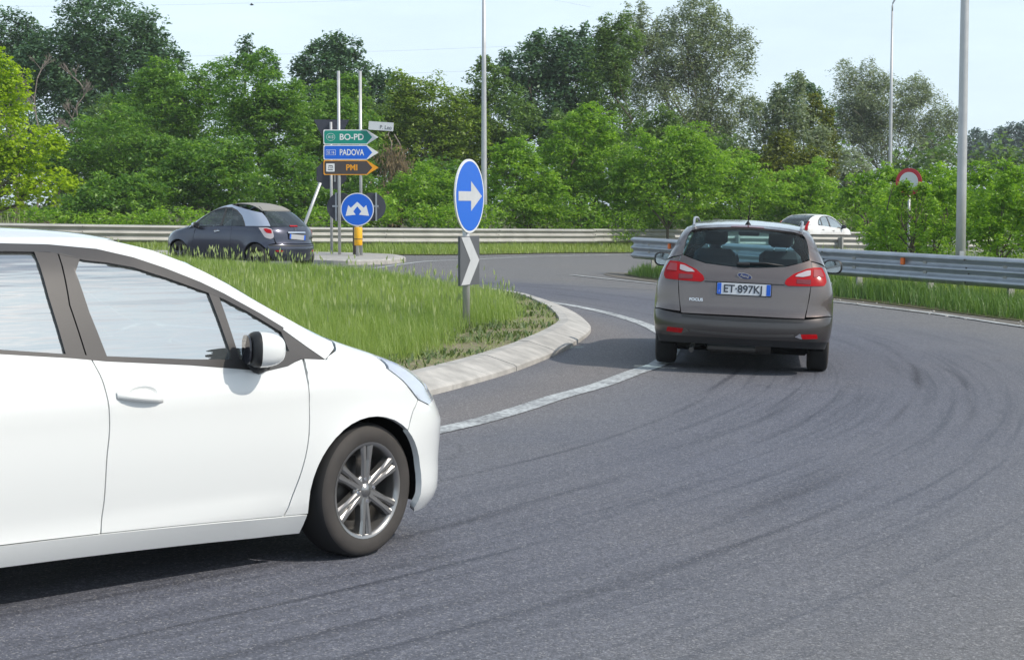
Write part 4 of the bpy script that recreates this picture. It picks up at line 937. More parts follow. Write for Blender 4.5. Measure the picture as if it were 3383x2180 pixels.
def body(car, p):
    """everything the four cars share, from the outlines in p"""
    sh, Lc = car.sh, car.sh.L; paint, h = p['paint'], p.get('h', .06)
    x1, x2, zr, ra = p['xw'][0], p['xw'][1], p['zr'], p['ra']
    belt = p['belt']; bz = pchip([a[0] for a in belt], [a[1] for a in belt]); sill = p['sill']; sz = pchip([a[0] for a in sill], [a[1] for a in sill])
    drip, u_f = p['drip'], p['uf']; yr = p['yr']
    zwt = p['zwt']                                    # top of the windscreen
    zbt = p['zbt']                                    # top of the rear window
    # roof, windscreen, pillars
    def rail(x): return float(sh.top(np.array([[x, yr]]))[0, 2])
    fr = [(float(sh.xf(zwt)+sh.Df(zwt)*(1-(1-(abs(y)/float(sh.Y(zwt)))**float(sh.pf(zwt)))**(1/float(sh.pf(zwt))))), y) for y in np.linspace(-yr, yr, 17)]
    rr_ = [(float(sh.xr(zbt)-sh.Dr(zbt)*(1-(1-(min(.97, abs(y)/float(sh.Y(zbt))))**float(sh.pr(zbt)))**(1/float(sh.pr(zbt))))), y) for y in np.linspace(yr, -yr, 17)]
    if p.get('roof', True): car.panel('roof', fr+rr_, 'T', p.get('roofmat', paint), h=h*1.4, rim=.01, gap=.001)
    zs = np.linspace(p['zwb'], zwt, 12); e1 = car.edge(u_f, zs, 'F')
    zs2 = np.linspace(p['zbb'], zbt, 10); gs = pchip([a[1] for a in p['glass_side']], [a[0] for a in p['glass_side']]); ys2 = gs(zs2)
    e2 = [tuple(a) for a in car.side_of(np.stack([ys2, zs2], 1), 'R')]
    xs = np.linspace(rr_[0][0]-.02, fr[0][0]+.02, 22); top = [(x, rail(x)) for x in xs]
    rear_low = p.get('rear_low', [])
    band = list(drip) + rear_low + e2 + top + e1[::-1]
    car.both('pillar_rail', band, 'S', p.get('pillar', paint), h=h, rim=.012)
    qb = [(float(sh.q_of_y(u_f*float(sh.Y(z)), z, 'F')), float(z)) for z in zs]
    wl_ = [(-a, b) for a, b in qb]; car.panel('windscreen', wl_ + qb[::-1], 'F', p['glass'], inset=.006, h=.09, rim=.004)
    # lower panels: wings, doors, sills
    sl = lambda x: (x, float(sz(x)))
    cuts = [[tuple(q) for q in spline(c, n=5)] if len(c) > 3 else c for c in p['cuts']]                                   # door shut lines, each a list of points from belt to sill
    d0 = cuts[0]; A = p.get('afront', 152)
    a_lo = math.degrees(math.asin(max(-1, (float(sz(x1+ra))-zr)/ra)))
    hl_low, yh = p['hl_low'], p['yh']                  # headlamp lower edge (front to back), hood seam half-width
    seam = [(x, float(sh.top(np.array([[x, yh]]))[0, 2])) for x in np.linspace(hl_low[-1][0]+.02, e1[0][0]-.02, 10)]
    wing = list(d0) + arcp(x1, zr, ra, a_lo, A) + p['bump_cut'] + list(hl_low[1:]) + [p['hl_top'][-1]] + seam + [p['sail']]
    for g in (1, -1): car.panel('wing', car.q(wing, 'F'), 'F', paint, sgn=g, h=h, rim=.02, gap=.003)
    hs = [(x, yh-.004) for x in np.linspace(p['hood_x0'], e1[0][0]-.02, 8)]
    zc = p['zwb']-.005; back = [(float(sh.xf(zc)+sh.Df(zc)*(1-(1-(abs(y)/float(sh.Y(zc)))**float(sh.pf(zc)))**(1/float(sh.pf(zc))))), y) for y in np.linspace(yh-.004, -yh+.004, 15)]
    z0 = p['hood_z0']; ht = [(x, float(sh.hw(np.array([x]), np.array([z]))[0])-.004) for x, z in p['hl_top']]
    yf0 = ht[0][1]*.80; fz = lambda y: float(sh.xf(z0)+sh.Df(z0)*(1-(1-(abs(y)/float(sh.Y(z0)))**float(sh.pf(z0)))**(1/float(sh.pf(z0)))))
    frt = [(fz(y), y) for y in np.linspace(-yf0, yf0, 17)]
    side_ = [q for q in ht if q[0] > frt[-1][0]+.02] + [(p['hood_x0'], yh-.004)] + hs[1:]
    car.panel('bonnet', frt + side_ + back + [(x, -y) for x, y in side_[::-1]], 'T', paint, h=h*1.3, gap=.003, rim=.015)
    for k in range(len(cuts)-1):
        a, b = cuts[k], cuts[k+1]
        bt = [(x, float(bz(x))) for x in np.linspace(b[0][0], a[0][0], 10)]
        bot = [sl(x) for x in np.linspace(a[-1][0], b[-1][0], 6)]
        poly = list(a) + bot[1:-1] + list(b)[::-1] + bt[1:-1]
        for g, o in zip((1, -1), car.both('door', poly, 'S', paint, h=h, gap=.003, rim=.02)):
            hx, hz, hl_ = p['handles'][k]
            y0 = float(sh.hw(np.array([hx]), np.array([hz]))[0])
            mb = MB(); N_ = 9; vs = []
            for i in range(N_):
                t = i/(N_-1); xx = hx + hl_/2 - t*hl_; so = .030*math.sin(math.pi*t)**.45+.004; hh = .016+.004*math.sin(math.pi*t)
                for dz, do in ((-hh, .35), (-hh*.6, .9), (0, 1.0), (hh*.7, .8), (hh, .35), (0, .1)): vs.append(car.L(xx, g*(y0+so*do), hz+dz - (t-.5)*.03))
            mb.add(vs, [(i*6+j, i*6+(j+1) % 6, (i+1)*6+(j+1) % 6, (i+1)*6+j) for i in range(N_-1) for j in range(6)], True)
            car.solid(mb, 'handle', p.get('handlemat', paint), o)
            mb = MB(); ring = [car.L(hx-.01+.075*math.cos(t), g*(y0+.002), hz+.012+.034*math.sin(t)) for t in np.linspace(0, 2*math.pi, 20, endpoint=False)]
            mb.add(ring+[car.L(hx-.01, g*(y0-.022), hz+.010)], [(i, (i+1) % 20, 20) for i in range(20)], True); car.solid(mb, 'handle_recess', p.get('handlemat', paint), o)
    b = cuts[-1]; a_lo2 = math.degrees(math.asin(max(-1, (float(sz(x2-ra))-zr)/ra)))
    qa = car.q(p['qfront'] + arcp(x2, zr, ra, p['a_c'], p['arear'], 18) + p['qrear'], 'R', open_=True); qb_ = car.qy(p['gate_seam'], 'R')
    qc = car.q(p['qtop'] + [(x, float(bz(x))) for x in np.linspace(p['qtop'][-1][0]-.05, p['qfront'][0][0]+.03, 4)], 'R', open_=True)
    for g in (1, -1): car.panel('quarter_panel', np.concatenate([qa, qb_, qc]), 'R', paint, sgn=g, h=h, rim=.02, gap=.003)
    s0, s1 = x1+ra*.99, x2-ra*.99
    sp = [sl(x) for x in np.linspace(s0, s1, 12)]; car.both('sill', sp + [(x, z-p['sill_h']) for x, z in sp[::-1]], 'S', paint, h=h, gap=.002, rim=.03, inset=-.004)
    # bumpers
    fb = car.q(arcp(x1, zr, ra, A, 200, 10)[::-1] + p['bump_cut'] + [hl_low[1], hl_low[0]], 'F', open_=True)
    left = [(-a, z) for a, z in fb[::-1]]
    ztop = p['bump_top']
    fbp = [(float(a), float(z)) for a, z in fb] ; q_end = fbp[-1][0]
    lowq = [(x, p['zb_f']) for x in np.linspace(-fbp[0][0]*.95, fbp[0][0]*.95, 15)]
    car.panel('bumper', lowq + fbp + [(q_end*.8, ztop), (0, ztop+.006), (-q_end*.8, ztop)] + [(-a, z) for a, z in fbp[::-1]], 'F', p.get('bumpmat', paint), h=h, gap=.002, rim=.03)
    car.panel('grille', fillet([(-.40, .30), (.40, .30), (.46, .40), (.40, .52), (-.40, .52), (-.46, .40)], .04), 'F', M['black'], inset=-.006, h=.08, rim=.01)
    hlp = list(p['hl_low']) + list(p['hl_top'])[::-1] if 'hl_top' in p else None
    if hlp:
        inner = p['hl_in']                             # arc coordinates towards the grille
        dl = [tuple(a) for a in car.q(p['hl_low'], 'F', .03, True)]; dt = [tuple(a) for a in car.q(p['hl_top'], 'F', .03, True)]
        for g in (1, -1): car.panel('headlight', inner + dl + dt[::-1], 'F', M['hl'], sgn=g, h=.05, gap=.003, rim=.02, inset=-.004)
    # hidden structure behind the gaps, wheel arches, floor
    tub = arcp(x1, zr, ra+.02, 138, -8) + [(x1+ra+.05, .2), (x2-ra-.05, .22)] + arcp(x2, zr, ra+.02, 188, -8) + [(x2+ra+.05, .28), (Lc-.35, .32), (Lc-.35, float(bz(Lc-.9))-.08), (1.25, float(bz(1.3))-.06), (.95, .80), (.55, .66)]
    car.both('inner_panel', tub, 'S', p.get('tubmat', M['well']), inset=.024, h=.15, rim=0)
    qq = lambda x, z, e: min(.95, float(sh.q_of_x(np.array([x]), np.array([z]), e)[0]))
    q1, q2, q3, q4 = qq(x1-ra-.01, .35, 'F'), qq(x1-ra*.75, .62, 'F'), qq(x2+ra+.01, .35, 'R'), qq(x2+ra*.7, .62, 'R')
    zi = p.get('rear_in', .9)
    car.panel('inner_panel', [(-q1, .26), (q1, .26), (q1, .5), (q2, .64), (-q2, .64), (-q1, .5)], 'F', M['well'], inset=.035, h=.12, rim=0)
    car.panel('inner_panel', [(-q3, .30), (q3, .30), (q3, .5), (q4, .64), (q4, zi), (-q4, zi), (-q4, .64), (-q3, .5)], 'R', M['well'], inset=.035, h=.12, rim=0)
    mb = MB(); mb.box(car.L(Lc/2, 0, .235), (Lc-1.0, 1.36, .10), None, .03); car.solid(mb, 'underbody', M['well'])
    mb = MB(); mb.box(car.L(.62, 0, .52), (.72, 1.0, .40), None, .05); car.solid(mb, 'engine_bay', M['well'])
    for x in (x1, x2):
        for g in (1, -1): well(car, x, zr, ra+.012, g, .48)
    return dict(bz=bz, e1=e1, e2=e2, rail=rail, sz=sz)
def mirror_poly(half): return list(half) + [(-a, z) for a, z in half[::-1]]
def rear_end(car, p, half_gate, half_glass, plate_z, plate_w=.52):
    """tailgate, rear window, bumper from right-half outlines (y, z), bottom centre to top centre"""
    h = p.get('h', .05); paint = p['paint']
    pts = [(a, z) for a, z in densify(half_gate + half_gate[::-1], .05)]; pts = pts[:len(pts)//2+1]
    car_g = car.panel('tailgate', mirror_poly([tuple(a) for a in car.qy(pts, 'R')]), 'R', paint, h=h*.8, gap=.003, rim=.02)
    pts = densify(half_glass + half_glass[::-1], .05); pts = pts[:len(pts)//2+1]
    gl = car.panel('rear_window', mirror_poly([tuple(a) for a in car.qy(pts, 'R')]), 'R', p['rearglass'], h=.06, gap=.002, rim=.006, inset=.002)
    return car_g, gl
def window_set(car, glasses, frames, gm, fm, h=.05):
    for g_ in glasses: car.both('side_window', g_, 'S', gm, inset=.009, h=h, rim=0)
    for f_ in frames: car.both('window_frame', f_, 'S', fm, h=h, rim=.012, inset=-.001)
def number_plate(car, parent, x, y, z, words, size, w, h_, tilt=0, ms='plate', end='R', band=True):
    e = empty('number_plate', parent=parent); e.location = car.L(x, y, z); s = 1 if end == 'R' else -1
    e.rotation_euler = (0, R(tilt)*s, R(-90 if end == 'R' else 90))
    pm = bpy.data.objects
    mb = MB(); mb.prism(rrect(w+.02, h_+.02, .012, 3), .012, Matrix.Translation((0, .002, 0))); mb.build('plate_holder', M['black'], e)
    mb = MB(); mb.prism(rrect(w, h_, .010, 3), .004, Matrix.Translation((0, -.002, 0))); mb.build('plate_board', M[ms], e)
    if band:
        for sx in (-1, 1): mb = MB(); mb.prism(rrect(.042, h_-.004, .006, 2, sx*(w/2-.023), 0), .002, Matrix.Translation((0, -.004, 0))); mb.build('plate_band', M['plateblue'], e)
        text('I', .035, -w/2+.023, -.028, -.0055, M['signwhite'], e, 1, name='plate_lettering')
    if words: text(words, size, -.010, -.002, -.0045, M['ink'], e, .78, bold=.0022, name='plate_lettering', width=w*.71)
    return e

# ---- white hatchback, near, running past to the right
sh = shape_white()
car = Car('white_car', 'white hatchback cut off by the picture edge, nearest to the viewer, with alloy front wheel', 'car', sh, None)
O = np.array([-.7293, 9.4092, .015]); Fv = np.array([.6881, .7254, -.0141]); Lv = np.array([-.7253, .6883, .0149]); Uv = np.array([.0205, 0, .9998])
Mx = Matrix.Identity(4); org = O - Fv*car.xc
for i in range(3): Mx[i][0] = Fv[i]; Mx[i][1] = Lv[i]; Mx[i][2] = Uv[i]; Mx[i][3] = org[i]
car.root.matrix_world = Mx; MW_WHITE = Mx.copy()
M['gap'] = simple('white door jamb', (.30, .31, .31), .6)
M['whitebump'] = M['white']
P = dict(paint=M['white'], pillar=M['white'], glass=M['gl_white'], rearglass=M['gl_dark'], tubmat=M['gap'], h=.045, xw=(.82, 3.358), zr=.31, ra=.345,
    belt=[(1.21, .94), (1.30, .915), (1.42, .90), (1.55, .915), (1.82, .945), (2.22, .98), (2.38, 1.0), (2.69, 1.03), (3.12, 1.06), (3.45, 1.08)],
    sill=[(1.1, .235), (1.29, .24), (1.68, .258), (2.25, .278), (2.7, .287), (3.05, .292)], sill_h=.095,
    cuts=[[(1.21, .94), (1.19, .75), (1.19, .59), (1.22, .44), (1.29, .24)], [(2.29, .99), (2.25, .88), (2.23, .72), (2.24, .58), (2.24, .41), (2.25, .278)],
          [(3.12, 1.06), (3.14, .9), (3.13, .75), (3.09, .53), (3.045, .45), (3.02, .38), (3.013, .31), (3.02, .292)]],
    handles=[(2.085, .825, .225), (2.95, .87, .225)],
    qfront=[(3.12, 1.06), (3.14, .9), (3.13, .75)], a_c=141, arear=35, qrear=[(3.66, .60), (3.72, .63)], gate_seam=[(.64, .66), (.66, .8), (.65, .95), (.62, 1.04)], qtop=[(3.5, 1.075)],
    drip=[(1.08, .93), (1.17, .99), (1.28, 1.07), (1.38, 1.14), (1.55, 1.23), (1.66, 1.28), (1.82, 1.34), (1.96, 1.385), (2.12, 1.42), (2.33, 1.438), (2.55, 1.443), (2.8, 1.438), (3.0, 1.415), (3.15, 1.375), (3.3, 1.28), (3.36, 1.15), (3.30, 1.08)],
    uf=.93, zwb=1.0, zwt=1.455, zbb=1.08, zbt=1.44, yr=.50, glass_side=[(.62, 1.06), (.58, 1.2), (.53, 1.33), (.49, 1.45)],
    bump_cut=[(.55, .66)], afront=130, hl_low=[(.40, .675), (.50, .71), (.62, .81), (.71, .868)], hl_top=[(.385, .742), (.41, .76), (.50, .815), (.60, .872), (.725, .912)], hl_in=[(.52, .765), (.48, .70)],
    yh=.69, hood_x0=.74, hood_z0=.775, hood_y0=.40, sail=(1.08, .93), bump_top=.764, zb_f=.165, rear_in=.9)
B = body(car, P)
gate, _ = rear_end(car, P, [(0, .62), (.60, .62), (.64, .68), (.655, .85), (.62, 1.045), (.4, 1.03), (0, 1.02)], [(0, 1.03), (.4, 1.04), (.60, 1.07), (.57, 1.2), (.52, 1.33), (.45, 1.42), (.2, 1.44), (0, 1.445)], .8)
rb = car.q(arcp(3.358, .31, .345, 35, -20, 10)[::-1] + [(3.66, .60), (3.72, .63)], 'R', open_=True)
car.panel('bumper', [(-a, .18) for a in np.linspace(-rb[0][0]*.97, rb[0][0]*.97, 13)] + [(-a, z) for a, z in rb] + [(-.4, .615), (.4, .615)] + [(a, z) for a, z in rb[::-1]], 'R', M['white'], h=.07, gap=.002, rim=.02)
for g in (1, -1): car.panel('tail_light', car.qy([(.52, .78), (.78, .76), (.76, .98), (.60, .95)], 'R'), 'R', M['lampred'], sgn=g, inset=-.006, h=.06, rim=.01, round_=.03)
window_set(car,
    [[(1.57, .93), (1.62, 1.25), (1.83, 1.325), (1.98, 1.37), (2.1, 1.38), (2.275, 1.395), (2.29, 1.2), (2.26, .975), (1.82, .94)],
     [(1.24, .95), (1.27, 1.06), (1.38, 1.125), (1.50, 1.19), (1.61, 1.25), (1.57, .925), (1.4, .93)],
     [(2.35, .99), (2.38, 1.42), (2.6, 1.43), (2.8, 1.425), (3.0, 1.40), (3.12, 1.36), (3.14, 1.06), (2.69, 1.02)],
     [(3.14, 1.06), (3.12, 1.36), (3.27, 1.25), (3.31, 1.10)]],
    [[(1.27, 1.075), (1.38, 1.14), (1.55, 1.23), (1.66, 1.28), (1.82, 1.34), (1.96, 1.385), (2.12, 1.42), (2.33, 1.438), (2.55, 1.443), (2.8, 1.438), (3.0, 1.415), (3.15, 1.375), (3.3, 1.28), (3.36, 1.15), (3.30, 1.08),
      (3.265, 1.10), (3.30, 1.15), (3.255, 1.25), (3.11, 1.345), (2.98, 1.385), (2.8, 1.405), (2.55, 1.413), (2.35, 1.408), (2.20, 1.375), (2.1, 1.365), (1.98, 1.345), (1.83, 1.30), (1.63, 1.232), (1.56, 1.205), (1.45, 1.15), (1.29, 1.055)],
     [(2.22, 1.385), (2.31, 1.405), (2.33, 1.2), (2.305, .99), (2.21, .975), (2.25, 1.17), (2.265, 1.33)], [(2.317, 1.405), (2.42, 1.41), (2.42, 1.24), (2.40, 1.0), (2.312, .99), (2.337, 1.2)],
     [(1.585, 1.225), (1.635, 1.245), (1.59, .945), (1.553, .94)], [(3.11, 1.36), (3.16, 1.36), (3.18, 1.06), (3.12, 1.06)],
     [(1.28, 1.065), (1.295, 1.062), (1.275, .97), (1.245, .94), (1.085, .93), (1.17, .985)],
     [(1.20, .945), (1.275, .975), (1.55, .95), (1.82, .965), (2.21, .995), (2.40, 1.012), (2.69, 1.042), (3.12, 1.075), (3.27, 1.105), (3.30, 1.08), (3.12, 1.055), (2.69, 1.025), (2.38, .995), (2.22, .975), (1.82, .94), (1.55, .91), (1.42, .895), (1.30, .91)]],
    M['gl_white'], M['trim'], h=.05)
for g in (1, -1): mirror(car, 1.53, g*.935, 1.0, M['white'], (.115, .165, .155), arm=(1.42, g*.825, .925), yaw=24)
for g in (1, -1):
    wheel(car, .82, g*.755, .31, .31, .228, .195, 6, steer=6.0)
    wheel(car, 3.358, g*.755, .31, .31, .228, .195, 6)
number_plate(car, car.root, -.004, 0, .42, '', .1, .52, .11, 0, end='F')
mb = MB()
for g in (1, -1): mb.tube([car.L(.98, g*.30, 1.03), car.L(1.0, g*.05, 1.035)], .012, 6)
car.solid(mb, 'wiper', M['black'])
interior(car, 1.18, .0, .30, .92, 1.95, 2.75)

# ---- brown estate car seen from behind
sh = shape_wagon(); LW = sh.L
car = Car('brown_car', 'grey brown estate car seen from behind on the roundabout lane', 'car', sh, None)
a = R(8.0); n_ = Vector((.0205, 0, 1)).normalized(); f_ = Vector((math.sin(a), math.cos(a), 0)); f_ = (f_-n_*f_.dot(n_)).normalized(); l_ = n_.cross(f_)
r_ = R(1.3); u_ = n_*math.cos(r_)-l_*math.sin(r_); l2 = l_*math.cos(r_)+n_*math.sin(r_)
org = Vector((2.405, 18.85, -.058)) + f_*(LW-.988-LW/2)
Mx = Matrix.Identity(4)
for i in range(3): Mx[i][0] = f_[i]; Mx[i][1] = l2[i]*.99; Mx[i][2] = u_[i]; Mx[i][3] = org[i]
car.root.matrix_world = Mx; MW_BROWN = Mx.copy(); CAR_BROWN = car
seam = [(.63, .60), (.645, .72), (.665, .9), (.675, 1.02), (.67, 1.10), (.66, 1.15)]
gl_bot = [(.645, 1.165), (.54, 1.13), (.40, 1.09), (.12, 1.068), (0, 1.066)]
P = dict(paint=M['taupe'], pillar=M['taupe'], glass=M['gl_rear'], rearglass=M['gl_rear'], h=.05, xw=(.92, 3.568), zr=.316, ra=.35,
    belt=[(1.25, .965), (2, 1.0), (3, 1.03), (3.7, 1.06), (4.0, 1.075)], sill=[(1.2, .25), (3.3, .27)], sill_h=.09,
    cuts=[[(1.28, .967), (1.26, .7), (1.30, .252)], [(2.35, 1.012), (2.33, .26)], [(3.32, 1.042), (3.33, .8), (3.28, .515), (3.24, .43), (3.22, .36), (3.218, .316), (3.22, .27)]],
    handles=[(2.15, .86, .22), (3.15, .89, .22)], qfront=[(3.32, 1.042), (3.33, .8)], a_c=145, arear=40, qrear=[(4.0, .605), (4.34, .615)], gate_seam=seam, qtop=[(4.05, 1.08)],
    drip=[(1.17, .98), (1.35, 1.10), (1.6, 1.245), (1.9, 1.375), (2.2, 1.425), (2.6, 1.44), (3.1, 1.435), (3.6, 1.41), (3.9, 1.37), (4.08, 1.28), (4.06, 1.12), (3.98, 1.085)], rear_low=[(4.08, 1.09)],
    uf=.93, zwb=1.02, zwt=1.475, zbb=1.16, zbt=1.445, yr=.55, glass_side=[(.648, 1.15), (.635, 1.22), (.622, 1.30), (.60, 1.37), (.56, 1.42), (.545, 1.46)],
    bump_cut=[(.60, .66)], afront=132, hl_low=[(.42, .70), (.55, .73), (.75, .84), (.9, .87)], hl_top=[(.42, .75), (.5, .80), (.7, .87), (.92, .905)], hl_in=[(.52, .78), (.48, .72)],
    yh=.70, hood_x0=.95, hood_z0=.77, hood_y0=.45, sail=(1.17, .975), bump_top=.762, zb_f=.17, rear_in=.98)
B = body(car, P)
gate, rgl = rear_end(car, P, [(0, .588), (.62, .585)] + seam[1:] + gl_bot, [(0, 1.07), (.12, 1.072), (.40, 1.095), (.54, 1.135), (.635, 1.17), (.632, 1.23), (.618, 1.31), (.597, 1.37), (.47, 1.418), (.18, 1.44), (0, 1.443)], .85)
# lamps: red outer, clear upper middle, deep red lower
lampL = [(.40, .925), (.415, .965), (.49, 1.022), (.61, 1.072), (.68, 1.088), (.765, 1.09), (.80, 1.03), (.815, .95), (.795, .915), (.54, .905), (.43, .903)]
for g in (1, -1):
    tl = car.panel('tail_light', car.qy(lampL, 'R'), 'R', M['lampred'], sgn=g, inset=-.010, h=.05, rim=.018, round_=.015)
    car.panel('clear_lens', car.qy([(.50, .995), (.53, 1.02), (.61, 1.053), (.655, 1.060), (.655, 1.01), (.58, .992)], 'R'), 'R', M['lampwhite'], sgn=g, inset=-.014, h=.05, rim=.006, round_=.012, parent=tl)
    car.panel('clear_lens', car.qy([(.685, .995), (.685, 1.066), (.755, 1.07), (.79, 1.0)], 'R'), 'R', M['lamppink'], sgn=g, inset=-.014, h=.05, rim=.006, round_=.012, parent=tl)
    car.panel('brake_lens', car.qy([(.52, .93), (.52, .97), (.66, .97), (.66, .925)], 'R'), 'R', M['lampdeep'], sgn=g, inset=-.0125, h=.05, rim=.005, parent=tl)
    rf = car.panel('bumper_reflector', car.qy([(.585, .432), (.745, .438), (.755, .395), (.60, .388)], 'R'), 'R', M['lampred'], sgn=g, inset=-.012, h=.05, rim=.012, round_=.012)
    car.panel('reflector_trim', car.qy([(.53, .405), (.575, .437), (.590, .432), (.60, .384)], 'R'), 'R', M['chrome'] if g < 0 else M['steel'], sgn=g, inset=-.008, h=.05, rim=.01)  # bright right, dark left: sunlit and shaded sides put into the material
# bumper: upper in body paint darkened for its shade, black lower
ub = car.q(arcp(3.568, .316, .35, 40, 5, 6)[::-1] + [(4.0, .60), (4.34, .609)], 'R', open_=True)
low = [(a, .37) for a in np.linspace(-ub[0][0]*.995, ub[0][0]*.995, 25)]
bp = car.panel('bumper', [(-a, z) for a, z in low[::-1]][::-1] + [tuple(a) for a in ub] + [tuple(a) for a in car.qy([(.62, .578), (.3, .575), (0, .575), (-.3, .575), (-.62, .578)], 'R')] + [(-a, z) for a, z in ub[::-1]], 'R', M['taupeshade'], h=.05, gap=.002, rim=.03)
lb = car.q(arcp(3.568, .316, .35, 5, -8, 5)[::-1], 'R', open_=True)
car.panel('bumper_skirt', [(a, .285-.02*abs(a)) for a in np.linspace(-.98, .98, 21)] + [tuple(a) for a in lb] + [(a, .366) for a in np.linspace(lb[-1][0]*.99, -lb[-1][0]*.99, 21)] + [(-a, z) for a, z in lb[::-1]], 'R', M['black'], h=.05, gap=.002, rim=.05, inset=.012)
car.panel('bumper_trim', car.qy([(.52, .405), (.52, .425), (0, .408), (-.52, .425), (-.52, .405), (0, .385)], 'R'), 'R', M['trim'], inset=-.008, h=.06, rim=.014)
car.panel('bumper_step', car.qy([(.60, .548), (.62, .572), (0, .568), (-.62, .572), (-.60, .548), (0, .535)], 'R'), 'R', M['black'], inset=-.004, h=.06, rim=.01)
# black seam line and plate recess on the tailgate
car.panel('gate_trim', car.qy([(.40, .905), (.40, .915), (0, .918), (-.40, .915), (-.40, .905), (0, .908)], 'R'), 'R', M['black'], inset=-.003, h=.05, rim=.006, parent=gate)
def rx(y, z): P_ = sh.arc(np.array([[float(sh.q_of_y(abs(y), z, 'R')), z]]), 'R'); return float(P_[0, 0])
number_plate(car, gate, rx(0, .852)+.018, 0, .850, 'ET\u00b7897KJ', .108, .54, .114, 0)
e = empty('badge', parent=gate); e.location = car.L(rx(0, .98)+.010, 0, .98); e.rotation_euler = (0, R(12), R(-90))
plate(circ(.078, 36, 0, 0, .031), 0, .01, 'badge_rim', M['chrome'], e); plate(circ(.070, 36, 0, 0, .025), -.003, .003, 'badge_oval', M['badge'], e); text('Ford', .038, 0, 0, -.005, M['chrome'], e, 1.15, name='badge_lettering', bold=.001)
text('FOCUS', .040, 0, 0, 0, M['chrome'], gate, 1.1, name='badge_lettering', bold=.001).matrix_local = Matrix.Translation(car.L(rx(.48, .72)+.006, .475, .725)) @ Matrix.Rotation(R(-90-6), 4, 'Z') @ Matrix.Rotation(R(84), 4, 'X') @ Matrix.Diagonal((.044, .040, .040, 1))
mb = MB(); mb.box(car.L(rx(0, .725)+.004, 0, .725), (.003, .1, .1)) if False else None
# roof spoiler, stop lamp, wiper, rails, antenna
sp = car.panel('spoiler', [tuple(a) for a in car.qy([(.56, 1.395), (.47, 1.418), (.18, 1.439), (0, 1.443), (-.18, 1.439), (-.47, 1.418), (-.56, 1.395), (-.545, 1.425), (-.42, 1.446), (-.2, 1.461), (0, 1.465), (.2, 1.461), (.42, 1.446), (.545, 1.425)], 'R')], 'R', M['taupe'], inset=-.022, h=.05, rim=.05)
car.panel('brake_light', car.qy([(.17, 1.440), (0, 1.443), (-.17, 1.440), (-.165, 1.456), (0, 1.459), (.165, 1.456)], 'R'), 'R', M['lampdeep'], inset=-.026, h=.06, rim=.006, parent=sp)
mb = MB(); x0 = rx(0, 1.10)
mb.tube([car.L(x0+.02, -.00, 1.105), car.L(rx(.20, 1.12)+.025, -.20, 1.115), car.L(rx(.38, 1.12)+.022, -.385, 1.098)], [.016, .011, .008], 8); mb.box(car.L(x0+.025, .02, 1.10), (.05, .13, .035), None, .012); car.solid(mb, 'wiper', M['black'], rgl)
for g in (1, -1):
    xs_ = np.linspace(1.95, 4.02, 16); pts = [(float(x), g*(.575-.03*abs((x-3)/1.1)**2), B['rail'](float(x)) + .034*math.sin(math.pi*(x-1.95)/2.07)**.3+.012) for x in xs_]
    mb = MB(); mb.tube([car.L(*q) for q in pts], .013, 8); mb.box(car.L(4.00, pts[-1][1], pts[-1][2]+.005), (.08, .034, .085), None, .012); mb.box(car.L(1.97, pts[0][1], pts[0][2]), (.08, .034, .06), None, .012); car.solid(mb, 'roof_rail', M['galv'])
mb = MB(); zt = float(sh.top(np.array([[3.75, 0.]]))[0, 2]); mb.tube([car.L(3.72, 0, zt), car.L(3.75, 0, zt+.035)], [.035, .012], 10); mb.tube([car.L(3.75, 0, zt+.03), car.L(3.98, -.02, zt+.30)], [.006, .003], 6); car.solid(mb, 'antenna', M['black'])
window_set(car, [[(1.3, 1.0), (1.6, 1.225), (1.9, 1.355), (2.2, 1.405), (2.34, 1.41), (2.34, 1.02), (1.8, .995)], [(2.42, 1.02), (2.42, 1.415), (3.1, 1.415), (3.25, 1.41), (3.32, 1.045)], [(3.4, 1.05), (3.34, 1.40), (3.6, 1.39), (3.88, 1.35), (4.04, 1.27), (4.02, 1.12)]],
    [[(1.2, .985), (1.35, 1.10), (1.6, 1.245), (1.9, 1.375), (2.2, 1.425), (2.6, 1.44), (3.1, 1.435), (3.6, 1.41), (3.9, 1.37), (4.08, 1.28), (4.06, 1.12), (3.98, 1.085), (4.03, 1.27), (3.88, 1.345), (3.6, 1.385), (3.1, 1.41), (2.6, 1.415), (2.2, 1.40), (1.9, 1.35), (1.6, 1.22)],
     [(2.33, 1.43), (2.44, 1.435), (2.44, 1.015), (2.33, 1.01)], [(3.27, 1.42), (3.37, 1.415), (3.42, 1.05), (3.30, 1.04)], [(1.2, .97), (1.32, 1.0), (2.3, 1.03), (3.3, 1.06), (3.98, 1.10), (3.98, 1.08), (3.3, 1.04), (2.3, 1.01)]], M['gl_rear'], M['trim'], h=.09)
for g in (1, -1):
    mirror(car, 1.55, g*.985, 1.03, M['taupe'], (.10, .22, .165), arm=(1.45, g*.86, .975), glassm='mirrorsilver')
    wheel(car, .92, g*.795, .316, .316, .214, .205, 5, style='five'); wheel(car, LW-.988, g*.795, .316, .316, .214, .205, 5, style='five')
mb = MB(); mb.tube([car.L(4.12, -.30, .27), car.L(4.12, .32, .25)], .085, 12); mb.box(car.L(3.75, 0, .30), (.10, 1.15, .06)); mb.box(car.L(4.25, .1, .24), (.12, .5, .07), None, .02); mb.tube([car.L(4.1, .50, .24), car.L(4.45, .50, .215)], .026, 8); car.solid(mb, 'exhaust', M['steel'])
interior(car, 1.45, 0, .32, .95, 2.15, 3.0)
mb = MB(); mb.box(car.L(1.92, 0, 1.385), (.03, .24, .075), None, .02); mb.tube([car.L(1.90, 0, 1.40), car.L(1.84, 0, 1.46)], .01, 6); car.solid(mb, 'rear_view_mirror', M['black'])

